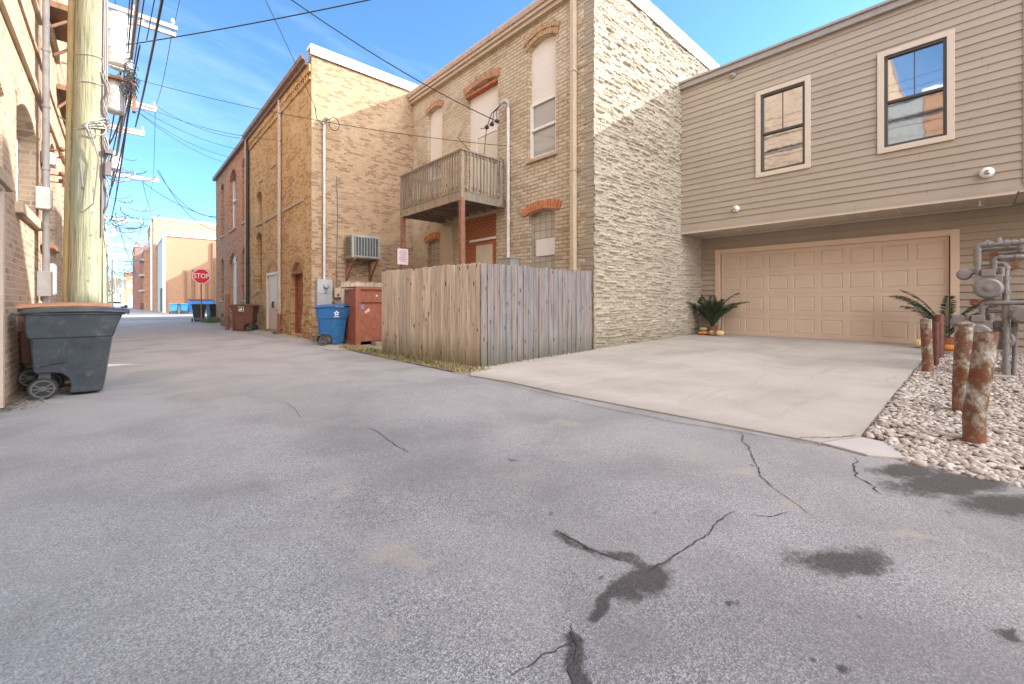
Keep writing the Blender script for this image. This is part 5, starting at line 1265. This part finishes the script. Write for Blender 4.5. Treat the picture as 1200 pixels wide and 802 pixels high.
w = MB(); w.box(-12, -.9, -16, 1.5, 10.1, 10.22); w.build('roof', M['coping_white'], LS)
LG = thing('narrow_grey_building', (-.96, 2.2, 0), 'narrow grey rendered building front between the two brick ones on the left', 'building')
w = MB(); rest_of_building(w, -12, -.965, 1.5, 2.97, 9.9); w.build('wall', plain('grey_render', (.30,.31,.31), .9), LG); w = MB(); w.box(-12, -.93, 1.52, 2.95, 9.9, 10.0); w.build('roof', M['coping_grey'], LG)
# conduits and boxes on the left wall
CD = thing('wall_conduit', (-.88, 10.1, 0), 'thick pale conduit rising the full height of the left brick wall with cables beside it', 'conduit')
pipe_part('pipe', [(-.87,10.1,.9),(-.87,10.1,11)], .042, M['conduit'], CD, [(-.87,10.1,z) for z in (1.6,2.4,3.3,4.3,5.2,6.1)])
pipe_part('pipe', [(-.90,10.35,1.6),(-.90,10.35,11)], .026, M['conduit'], CD, [(-.90,10.35,z) for z in (2.2,3.8,5.4)])
pipe_part('pipe', [(-.90,10.22,2.4),(-.88,10.24,6),(-.9,10.22,11)], .014, M['cable_grey'], CD)
for (y, z, w_, h_, m_, lab) in ((9.95, 2.62, .22, .34, 'white_paint', 'white electrical box high on the left wall beside the conduit'), (10.5, 1.28, .34, .52, 'grey_metal', 'grey electrical box low on the left wall behind the bins'), (10.0, 1.25, .10, .4, 'conduit', 'narrow pale blue-grey box on the left wall under the conduit'), (10.55, 3.45, .3, .2, 'conduit', 'pale junction box with cable clamps high on the left wall')):
    t_ = thing('electrical_box', (-.9, y, z), lab, 'electrical box', 'electrical boxes on the left wall')
    b = MB(); b.box(-.958, -.80, y-w_/2, y+w_/2, z, z+h_); b.build('case', M[m_], t_, bevel=.01); b = MB(); b.box(-.80, -.79, y-w_/2+.02, y+w_/2-.02, z+.02, z+h_-.02); b.build('cover', M[m_], t_, bevel=.004)
IR = thing('cable_rack', (-.8, 10.7, 3.3), 'rusty bracket with cable insulators high on the left wall', 'bracket')
b = MB()
b.box(-.955, -.93, 10.52, 10.58, 3.15, 3.85)
for z in (3.2, 3.32, 3.62, 3.74): b.lathe([(.02,0),(.045,.01),(.045,.05),(.02,.06)], (-.72,10.55,z), 10); b.box(-.95, -.7, 10.53, 10.57, z-.015, z+.002)
b.build('rack', M['rust'], IR)
b = MB(); b.tube([(-.72,10.55,3.7),(-.6,10.2,3.3),(-.5,9.8,2.9),(-.42,9.38,2.95),(-.45,9.35,3.3)], .012, 6); b.tube([(-.72,10.55,3.3),(-.55,10.1,2.8),(-.42,9.36,2.55),(-.3,9.33,2.7),(-.24,9.33,3.4),(-.35,9.33,3.9)], .010, 6); b.tube([(-.75,10.5,4.3),(-.6,10.2,4.1),(-.4,9.36,3.9),(-.3,9.33,3.6)], .010, 6); b.build('cable', M['cable_grey'], IR)
b = MB(); b.box(-.95, -.80, 10.4, 11.0, 2.05, 2.12); tag(b.build('wall_bracket', M['rust'], bevel=.01), 'short rusty steel bracket on the left wall below the white box', 'bracket')
FE = thing('fire_escape', (-.6, 12.5, 6), 'rusty steel fire escape landing on the left wall partly hidden by the utility pole', 'fire escape')
for z0, ya, yb, xo in ((6.35, 10.9, 12.3, -.50), (5.6, 12.8, 15.5, -.64)):
    b = MB(); b.box(-.95, xo, ya, yb, z0, z0+.05); b.build('platform', M['fire_escape'], FE)
    b = MB(); b.box(-.95,xo+.03,ya-.04,ya,z0-.05,z0+.05); b.box(xo,xo+.03,ya,yb,z0-.05,z0+.05)
    for z in (z0+.5, z0+1.0): b.box(xo,xo+.03,ya,yb,z,z+.03); b.box(-.95,xo,ya-.03,ya,z,z+.03)
    for y in np.arange(ya, yb, .3): b.box(xo+.005,xo+.025,y,y+.02,z0,z0+1.0)
    b.build('railing', M['fire_escape'], FE)
    b = MB(); b.bar((xo,ya+.1,z0),(-.94,ya+.1,z0-.4),.04,.04); b.bar((xo,yb-.2,z0),(-.94,yb-.2,z0-.4),.04,.04); b.build('brace', M['fire_escape'], FE)

# ------------------------------------------------------------------ utility poles
def cat(a, b_, sag, n=18):
    a = Vector(a); b_ = Vector(b_)
    return [a.lerp(b_, k/n)-ZV*sag*4*(k/n)*(1-k/n) for k in range(n+1)]
def pole(loc, h, r, label, lean=(0,0), arms=(), group='utility poles along the alley', trans=(), m='pole'):
    t_ = thing('utility_pole', loc, label, 'utility pole', group); x, y = loc[0], loc[1]
    b = MB(); b.tube([(x+lean[0]*k/6, y+lean[1]*k/6, -.1+(h+.1)*k/6) for k in range(7)], [r*(1-.25*k/6) for k in range(7)], 28 if y < 12 else 12); b.build('shaft', M[m], t_, smooth=True)
    for (z, x0, x1) in arms:
        b = MB(); b.box(x+x0, x+x1, y-r-.10, y-r-.01, z-.06, z+.06); b.box(x+x0, x+x1, y+r+.01, y+r+.10, z-.06, z+.06); ao = b.build('crossarm', M['wood_arm'], t_)
        b = MB(); b.bar((x,y-r-.03,z-.9),(x+x1*.62,y-r-.05,z-.06),.04,.04); b.bar((x,y-r-.03,z-.9),(x+x0*.62,y-r-.05,z-.06),.04,.04); b.build('arm_brace', M['wood_arm'], ao)
        for f in (.06, .40, .72, .97):
            xx = x0+(x1-x0)*f
            b = MB(); b.lathe([(.025,0),(.03,.06),(.06,.08),(.045,.13),(.06,.15),(.03,.2)], (x+xx, y-r-.05, z+.06), 10); b.build('insulator', M['insulator'], ao, smooth=True)
    for (dx, dy, z, rr, hh) in trans:
        b = MB(); b.lathe([(rr*.8,0),(rr,.05),(rr,hh-.1),(rr*.9,hh),(rr*.3,hh+.06)], (x+dx, y+dy, z), 24)
        b.lathe([(.03,hh),(.05,hh+.08),(.03,hh+.25)], (x+dx+.1, y+dy, z), 10)
        for zz in (.2, .5): b.lathe([(rr*1.02,0),(rr*1.02,.03)], (x+dx, y+dy, z+hh*zz), 24)
        b.build('transformer', M['transformer'], t_, smooth=True)
    return t_
p1 = pole((-.425, 9.6, 0), 11.5, .195, 'nearest utility pole, thick pale green-tan timber beside the foreground bins', (.16, 0))
b = MB(); b.tube([(-.425-.205,9.62,0),(-.425-.205+.075,9.62,5.4),(-.425-.205+.12,9.62,8.5)], .048, 10); b.build('cable_guard', M['pole_guard'], p1, smooth=True)
b = MB()
for k in range(3): b.tube([(-.40+.185+.018*k,9.5+.02*k,2.2+.2*k),(-.40+.20+.02*k,9.5,4.0),(-.40+.21+.02*k,9.5,5.5),(-.40+.25,9.5,9)], .013, 6)
b.build('riser_cable', M['cable_grey'], p1)
def around(z, tilt, r=.19):
    return [Vector((-.34+r*math.cos(a_), 9.6+r*math.sin(a_), z+tilt*math.cos(a_))) for a_ in np.linspace(0, 2*PI, 24)]
b = MB()
for z in (5.05, 4.62): b.tube(around(z, .03), .006, 5)
for k in range(4): b.tube(around(3.9+.03*k, .06+.03*k, .2), .010, 5)
b.tube([Vector((-.27+.11*math.cos(a_), 9.37, 3.9+.11*math.sin(a_))) for a_ in np.linspace(0, 6.2, 22)], .011, 6)
b.build('cable_band', M['ac_grey'], p1)
b = MB(); b.tube([Vector((-.18+.05*math.sin(k*.9), 9.5, 2.6+.12*k)) for k in range(22)], .014, 6); b.tube([Vector((-.15+.04*math.cos(k*1.3), 9.46, 3.0+.11*k)) for k in range(18)], .010, 6); b.box(-.17, -.08, 9.42, 9.52, 3.55, 3.62); b.box(-.17, -.10, 9.44, 9.5, 3.2, 3.4); b.build('hanging_cable', M['cable_grey'], p1)
b = MB()
for k in range(9): b.tube([(-.36+.02*k,9.42,1.5+.36*k),(-.36+.02*k,9.405,1.5+.36*k)], .008, 6)
b.build('bolt', M['rust'], p1)
p2 = pole((-.62, 17.2, 0), 12.5, .17, 'second pole hidden behind the nearest one, carrying the highest crossarm and white transformers', (.05,0), arms=[(9.75,-1.7,1.95)], trans=[(.62,0,8.1,.29,1.55),(-.42,-.35,8.1,.27,1.4),(.5,.3,6.85,.24,.95)])
for z in (8.62, 8.05):
    b = MB(); b.tube([(-.5,17.0,z),(.28,17.0,z-.03)], .03, 8); b.build('standoff_arm', M['insulator'], p2)
b = MB(); b.box(-.5,.35,17.1,17.3,7.75,7.83); b.box(.28,.36,17.1,17.3,6.9,7.8); b.box(-1.3,-.7,17.0,17.3,7.5,7.6); b.build('bracket', M['fire_escape'], p2)
b = MB(); random.seed(5)
for k in range(26):
    c = Vector((.22+random.gauss(0,.07), 16.9, 8.1-.45*random.random()*2)); r_ = random.uniform(.05,.16)
    b.tube([c+Vector((r_*math.cos(a_), random.uniform(-.02,.02), r_*1.3*math.sin(a_))) for a_ in np.linspace(0, random.uniform(3, 6), 10)], .012, 5)
b.build('splice_loops', M['cable'], p2)
p3 = pole((-.72, 27, 0), 12, .16, 'third pole down the alley with two crossarms and a small white transformer', (0,0), arms=[(10.55,-1.6,2.05),(9.25,-1.3,1.6)], trans=[(.55,0,7.3,.22,.8)])
p3b = pole((-.95, 37, 0), 11, .15, 'fourth pole down the alley with one wide crossarm above a tangle of wires', (0,0), arms=[(9.3,-1.5,2.9)])
p4 = pole((-1.05, 52, 0), 9.6, .19, 'slim green pole standing clear to the right of the nearest pole, with a high crossarm', (0,0), arms=[(8.6,-1.2,2.6)], trans=[(.6,0,7.0,.2,.7)])
p5 = pole((-1.2, 75, 0), 9.6, .15, 'fifth distant pole with a crossarm against the sky', (0,0), arms=[(8.6,-.8,3.0),(7.4,-.6,2.6)])
p6 = pole((-1.0, 105, 0), 9.4, .14, 'sixth distant pole, short crossarm near the far trees', (0,0), arms=[(8.7,-.5,3.2),(7.2,-.5,3)])
p7 = pole((-.8, 140, 0), 9.4, .14, 'farthest pole near the bare trees', (0,0), arms=[(8.7,-.5,3.4)])
# ------------------------------------------------------------------ overhead cables
def cable(pts, r, label, m='cable', group='overhead cables', name='overhead_cable'):
    b = MB(); b.tube(pts, r, 6); return tag(b.build(name, M[m], smooth=True, fix=False), label, 'cable', group)
south = (1.3, -26, 9.4)
cable(cat((7.45,8.75,6.05), (-.25,9.6,8.4), .35), .012, 'thick service cable sagging from the weatherhead up to the top edge')
cable(cat((.1,16.9,8.7), (7.9,6.1,9.3), .15), .015, 'dark cable rising rightward from the nearest pole toward the stone wall roof')
cable(cat((4.42,13.6,7.0), (-.22,9.6,11.2), -.25)[:], .010, 'cable dropping steeply to the loop at the tan brick corner')
cable(cat((.25,17,8.45), (-1.0,52,9.0), .8)[:], .05, 'thick bundled cable running down the alley', 'cable_grey')
cable(cat((.25,17,8.40), (1.2,-26,9.0), .0), .045, 'thick bundled cable passing overhead to the nearest standoff arms', 'cable_grey')
cable(cat((.18,17,8.55), (.9,-26,9.4), .1), .02, 'thin cable beside the thick overhead bundle')
cable(cat((.55,27,9.5), (.76,13.4,8.5), .15)+[Vector((1.4,-26,8.7))], .032, 'dark cable curving right of the bundle against the sky')
cable(cat((.3,17,8.0), (-.7,52,8.3), 1.0), .03, 'lower cable of the bundle running down the alley', 'cable')
for k, (xa, za, xb, zb2, sg) in enumerate(((.22,8.3,-.85,8.4,.7),(.1,8.6,-.9,8.8,.5),(.33,7.9,-.75,7.9,1.2),(.45,8.9,-.6,9.0,.6))):
    cable(cat((xa,17,za), (xb,37,zb2), sg), .022, 'slack dark cable in the bundle beyond the standoff arms', group='slack cables beyond the standoff arms')
for k, (xa, za, xb, zb2) in enumerate(((.32,8.3,1.5,8.8),(.15,8.7,.7,9.6),(.6,9.1,1.9,10))):
    cable(cat((xa,17,za), (xb,-26,zb2), .2), .014, 'thin dark cable passing overhead into the splice loops', group='thin cables into the splice loops')
cable(cat((.3,17,8.0), (-.6,27,8.0), .5), .025, 'slack cable between the second and third poles')
for k, x in enumerate((-1.0, .35, 1.28)):
    cable(cat((x,17,10.0), (x+.3,-26,11), .5), .008, 'thin line wire running overhead from the highest crossarm', group='line wires overhead')
lw = 'thin line wire between the crossarms of the distant poles'
prev = [(-2.2,17,10.0),(-.1,17,10.0),(1.25,17,10.0)]
for (x, y, z) in ((-.72,27,10.75),(-.95,37,9.5),(-1.05,52,8.8),(-1.2,75,8.8),(-1.0,105,8.9),(-.8,140,8.9)):
    cur = [(x-1.2,y,z),(x+.8,y,z),(x+(2.0 if y < 30 else 2.6),y,z)]
    for a_, b_ in zip(prev, cur): cable(cat(a_, b_, .3+abs(a_[1]-b_[1])*.012, 10), .010 if y < 60 else .02, lw, group='line wires between distant poles')
    prev = cur
for (x, y, z, x2, y2, z2) in ((-.7,27,7.2,-1.0,52,7.0),(-.9,37,6.8,-1.0,75,7.0),(-1.0,52,6.6,-1.1,105,6.6),(-.6,27,6.6,-.9,52,7.6)):
    cable(cat((x,y,z), (x2,y2,z2), .9), .03, 'telephone cable low on the distant poles', 'cable_grey', group='telephone cables on distant poles')
cable(cat(P(160,93,Y=17.2), P(600,172,X=7.8), .25), .008, 'thin wire crossing in front of the tan brick building toward the balcony')
for k, (a_, b_) in enumerate((((184,125),(289,163)),((152,120),(283,176)),((157,128),(268,184)),((160,130),(262,190)),((165,122),(330,165)))):
    cable(cat(P(*a_, Y=26.8), P(*b_, X=4.3), .3), .010, 'thin service wire fanning from the third pole to the brick eaves', group='service wires to the brick eaves')
for k, (a_, b_) in enumerate((((184,200),(253,254)),((186,200),(253,270)),((168,214),(253,256)))):
    cable(cat(P(*a_, Y=36.8), P(*b_, X=4.3), .8 if k < 2 else .3), .018, 'slack black cable sagging to the brown brick wall', group='slack cables to the brown brick wall')
cable(cat(P(167,213,Y=36.8), P(180,257,Y=74), .3), .02, 'cable from the fourth pole to the tall far building roof')
for (a_, b_, r_) in (((135,250),(160,322),.03),((132,262),(178,290),.03),((120,236),(250,300),.015)):
    cable(cat(P(*a_, Y=52), P(*b_, Y=88), .6), r_, 'cable slanting from the slim green pole to the distant buildings', group='cables to distant buildings')
b = MB(); random.seed(8)
for k in range(70):
    y = random.choice([26.8, 36.8, 51.8, 74.8, 104.8]); x0 = {26.8:-.4, 36.8:.0, 51.8:.2, 74.8:.4, 104.8:.9}[y]; c = Vector((x0+random.gauss(.3,.6), y, random.uniform(4.8,8.6))); r_ = random.uniform(.15,.5)*(y/36)**.5
    ph = random.uniform(2.6, 3.6)
    b.tube([c+Vector((r_*1.8*math.cos(a_), 0, r_*math.sin(a_))) for a_ in np.linspace(ph, ph+3.1, 8)], .010+.00025*y, 4)
tag(b.build('drooping_jumpers', M['cable_grey'], fix=False), 'tangle of drooping jumper wires around the distant poles', 'cable', kind='stuff')

# ------------------------------------------------------------------ far buildings
def far_building(name, x0, x1, y0, y1, z1, m, mc, label, loc=None, coping=.45, west=None):
    t_ = thing(name, (x0, y0, 0), label, 'building'); w = MB(); rest_of_building(w, x0, x1, y0, y1, z1, skip=('w',) if west else ()); w.build('wall', m, t_)
    if west: w = MB(); w.quad((x0,y0,-.1),(x0,y1,-.1),(x0,y1,z1),(x0,y0,z1)); w.build('alley_wall', west, t_)
    w = MB(); w.box(x0-.12, x1+.1, y0-.12, y1+.1, z1, z1+coping); w.build('coping', mc, t_)
    return t_
E = far_building('light_brick_building', 3.74, 18, 61.8, 74, 8.7, M['brick_orange'], M['coping_white'], 'orange-tan brick building with a white coping beyond the stop sign', west=plain('pale_stucco', (.50,.48,.46), .8))
for (x, z1, r_) in ((5.6,5.0,.07),(6.3,5.0,.12),(7.6,5.0,.12),(8.2,8.3,.14)):
    w = MB(); w.tube([(x,61.65,.6),(x,61.65,z1)], r_, 8); w.build('flue_pipe', M['fire_escape'], E)
w = MB(); w.box(3.66,3.73,64.5,68,.1,2.9); w.build('door', M['stem'], E)
for (x, z) in ((10.6,1.6),(12.3,1.6),(14,1.6)): w = MB(); w.box(x,x+.8,61.72,61.79,z,z+1.5); w.build('window', M['lintel'], E)
w = MB(); w.box(3.55,3.8,61.6,61.8,0,8.7); w.build('corner_pier', M['coping_white'], E)
F_ = far_building('tall_tan_building', 3.3, 20, 74.2, 90, 12.3, M['brick_far'], M['coping_white'], 'taller tan brick building with a white roof edge behind the orange-tan one', coping=.3, west=M['brick_red'])
w = MB(); w.box(3.22,3.29,76,80,.1,3.4); w.build('garage_door', plain('green_door', (.08,.16,.14), .6), F_)
for y in (78, 82, 86):
    for z in (5, 9): w = MB(); w.box(3.24,3.29,y,y+1.1,z,z+1.8); w.build('window', M['glass_pale'], F_)
w = MB(); w.tube([(3.15,75,.1),(3.15,75,12)], .12, 6); w.build('downspout', M['coping_white'], F_)
g0 = far_building('grey_fronted_building', 2.95, 14, 90.2, 99.8, 9.5, M['brick_red'], M['coping_grey'], 'narrow dark building with grey ledges between the tall tan and the pink brick buildings')
for z in (3, 5.5, 8): w = MB(); w.box(2.4,2.95,91,98,z,z+.25); w.build('ledge', M['grey_metal'], g0)
g_ = far_building('pink_brick_building', 1.95, 12, 100, 118, 10.9, M['brick_pink'], M['brick_pink'], 'pink-red brick building with a notched parapet far down the alley', coping=.2)
for x in np.arange(1.9, 11.5, 1.3): w = MB(); w.box(x,x+.7,99.8,100.5,11.1,11.8); w.build('merlon', M['brick_pink'], g_)
h_ = far_building('small_orange_building', .9, 9, 140, 156, 8.4, M['brick_orange'], M['stone_trim'], 'small orange brick building at the far end of the alley', coping=.25)
w = MB(); w.box(1.4,2.4,139.9,139.98,.1,3); w.build('door', M['white_paint'], h_); w = MB(); w.box(1.1,2.6,139.9,139.98,4.5,6.4); w.build('window', M['coping_tan'], h_)
far_building('east_lot_building', 8.2, 22, 33.2, 36.6, 9, M['brick_red'], M['coping_grey'], 'brick building hidden behind the brown brick one')
far_building('east_street_building', 13, 26, 47, 60, 9, M['brick_far'], M['coping_grey'], 'tan brick building on the far side of the street behind the brown brick one')
# parapet wall and clutter below the far wall
random.seed(21)
# bare trees at the end of the alley
def bare_tree(loc, h, label, seed):
    random.seed(seed); t_ = thing('bare_tree', loc, label, 'tree', 'bare trees at the end of the alley')
    tr = MB(); tr.tube([(0,0,-.2),(0.1,0,h*.18),(-.05,.1,h*.36)], [h*.025,h*.02,h*.014], 8); tr.build('trunk', M['bark'], t_, local=True)
    br = MB()
    def grow(p, d, L, r, n):
        q = p+d*L; m_ = p.lerp(q, .5)+Vector((random.gauss(0,.05),random.gauss(0,.05),0))*L; br.tube([p, m_, q], [r, r*.8, r*.6], 4, cap=False)
        if n == 0: return
        for k in range(random.choice((2,3,3))):
            nd = (d+Vector((random.gauss(0,.5),random.gauss(0,.5),random.gauss(.1,.3)))).normalized(); grow(q, nd, L*random.uniform(.62,.85), r*.58, n-1)
    for k in range(6): a_ = k*1.05+random.random(); grow(Vector((0,.05,h*(.2+.03*k))), Vector((math.cos(a_)*.6,math.sin(a_)*.6,.8)).normalized(), h*.2, h*.012, 5)
    br.build('crown', M['bark'], t_, local=True, fix=False)
for k, (x, y, h) in enumerate(((-4.5,150,11),(-1.5,165,10),(-8,170,12),(.2,182,10),(-5,185,11),(-12,190,13),(-2.5,200,12))):
    bare_tree((x,y,0), h, 'leafless brown tree in the distance at the end of the alley', 40+k)
b = MB(); b.box(-60, 40, 214, 230, 0, 5.5); 
def car(loc, rz, label):
    t_ = thing('parked_car', loc, label, 'car', 'white cars parked at the far end', rz)
    b = MB(); b.prism([(-2.2,.35),(2.2,.35),(2.25,.7),(2.0,.92),(1.1,1.0),(-1.9,1.0),(-2.2,.85)], (0,-.88,0), (1,0,0), (0,0,1), (0,1,0), 1.76)
    b.prism([(-1.8,1.0),(1.0,1.0),(.45,1.42),(-1.4,1.45)], (0,-.75,0), (1,0,0), (0,0,1), (0,1,0), 1.5); bo = b.build('body', M['car_white'], t_, local=True, bevel=.06)
    b = MB(); b.prism([(-1.6,1.03),(.85,1.03),(.38,1.36),(-1.3,1.38)], (0,-.765,0), (1,0,0), (0,0,1), (0,1,0), 1.53); b.build('window', M['glass'], t_, local=True)
    for x in (-1.35, 1.4):
        for y in (-.8, .8):
            b = MB(); b.lathe([(.2,-.1),(.33,-.1),(.33,.1),(.2,.1)], (x,y,.33), 16, Matrix.Rotation(PI/2,3,'X')); b.build('wheel', M['rubber'], t_, local=True)
car((-3.0, 118, 0), 1.2, 'white car parked at the far end of the alley, left of its pair'); car((-.6, 124, 0), .3, 'white car parked at the far end of the alley, nearest the small orange building')
# weeds at the brown brick corner
def rgw(): return random.gauss(3.95, .22), random.gauss(29.6, .6)
tufts('weed_clump', 700, rgw, .4, M['weed'], 'ragged green weed clump at the foot of the brown brick corner', 'weeds')
# leaf litter at the left wall
b = MB(); random.seed(31)
for k in range(420):
    x = -.94+abs(random.gauss(0, .16)); y = random.uniform(6.9, 8.6); a_ = random.uniform(0, 3.1); s = random.uniform(.006, .02)
    R_ = Matrix.Rotation(a_, 3, 'Z') @ Matrix.Rotation(random.gauss(0,.4), 3, 'X'); b.cr = random.random()
    b.add([R_ @ Vector(q)+Vector((x,y,.016)) for q in ((-s,-s*.5,0),(s,-s*.4,.002),(s*1.1,s*.5,0),(-s*.9,s*.5,.003))], [(0,1,2,3)])
tag(b.build('leaf_litter', plain('litter', (.20,.15,.11), .9, var=.6, scale=30), fix=False), 'scattered leaves and grit between the grey bin and the wall', 'litter', kind='stuff')

# ------------------------------------------------------------------ light
sun_to = Vector((1, -.64, .65)).normalized()
el = math.asin(sun_to.z); az = math.atan2(sun_to.x, sun_to.y)
L = bpy.data.lights.new('sun', 'SUN'); L.energy = 3.6; L.angle = math.radians(.5); L.color = (1, .93, .82)
lo = bpy.data.objects.new('sun', L); col.objects.link(lo); lo.rotation_euler = (-sun_to).to_track_quat('-Z', 'Y').to_euler()
wd = bpy.data.worlds.new('World'); S.world = wd; wd.use_nodes = True; nt = wd.node_tree; nt.nodes.clear()
class WT(NT):
    def __init__(s, t): s.t = t
t = WT(nt)
sky = t.n('ShaderNodeTexSky', sky_type='NISHITA', sun_disc=False, sun_elevation=el, sun_rotation=az, air_density=.75, dust_density=.25, ozone_density=3.0)
tc = t.n('ShaderNodeTexCoord').outputs['Generated']; x, y, z = t.xyz(tc)
dv = t.math('ADD', t.math('MAXIMUM', z, 0.0), .18)
cv = t.comb(t.math('DIVIDE', x, dv), t.math('DIVIDE', y, dv), 0)
n1 = t.noise(t.scale(cv, (.5, 1.1, 1)), .7, 7, .6, .6)
wisp = t.rng(n1, .52, .85, 0, .10)
# added, unseen bright cloud behind the camera (toward the south), raising the fill light
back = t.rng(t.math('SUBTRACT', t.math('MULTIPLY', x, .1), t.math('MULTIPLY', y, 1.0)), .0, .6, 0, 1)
fill_cloud = t.math('MULTIPLY', back, t.rng(t.noise(t.scale(cv, (.6, .6, 1)), 1.1, 6, .6, .4), .34, .62, .25, 1))
cl = t.math('MAXIMUM', wisp, fill_cloud)
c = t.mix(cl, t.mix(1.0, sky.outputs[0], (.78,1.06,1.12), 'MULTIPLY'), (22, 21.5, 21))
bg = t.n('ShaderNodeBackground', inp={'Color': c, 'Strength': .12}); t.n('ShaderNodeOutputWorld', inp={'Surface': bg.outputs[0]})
S.view_settings.view_transform = 'Standard'; S.view_settings.look = 'None'; S.view_settings.exposure = 1.66; S.view_settings.gamma = 1
S.cycles.max_bounces = 8; S.cycles.diffuse_bounces = 5
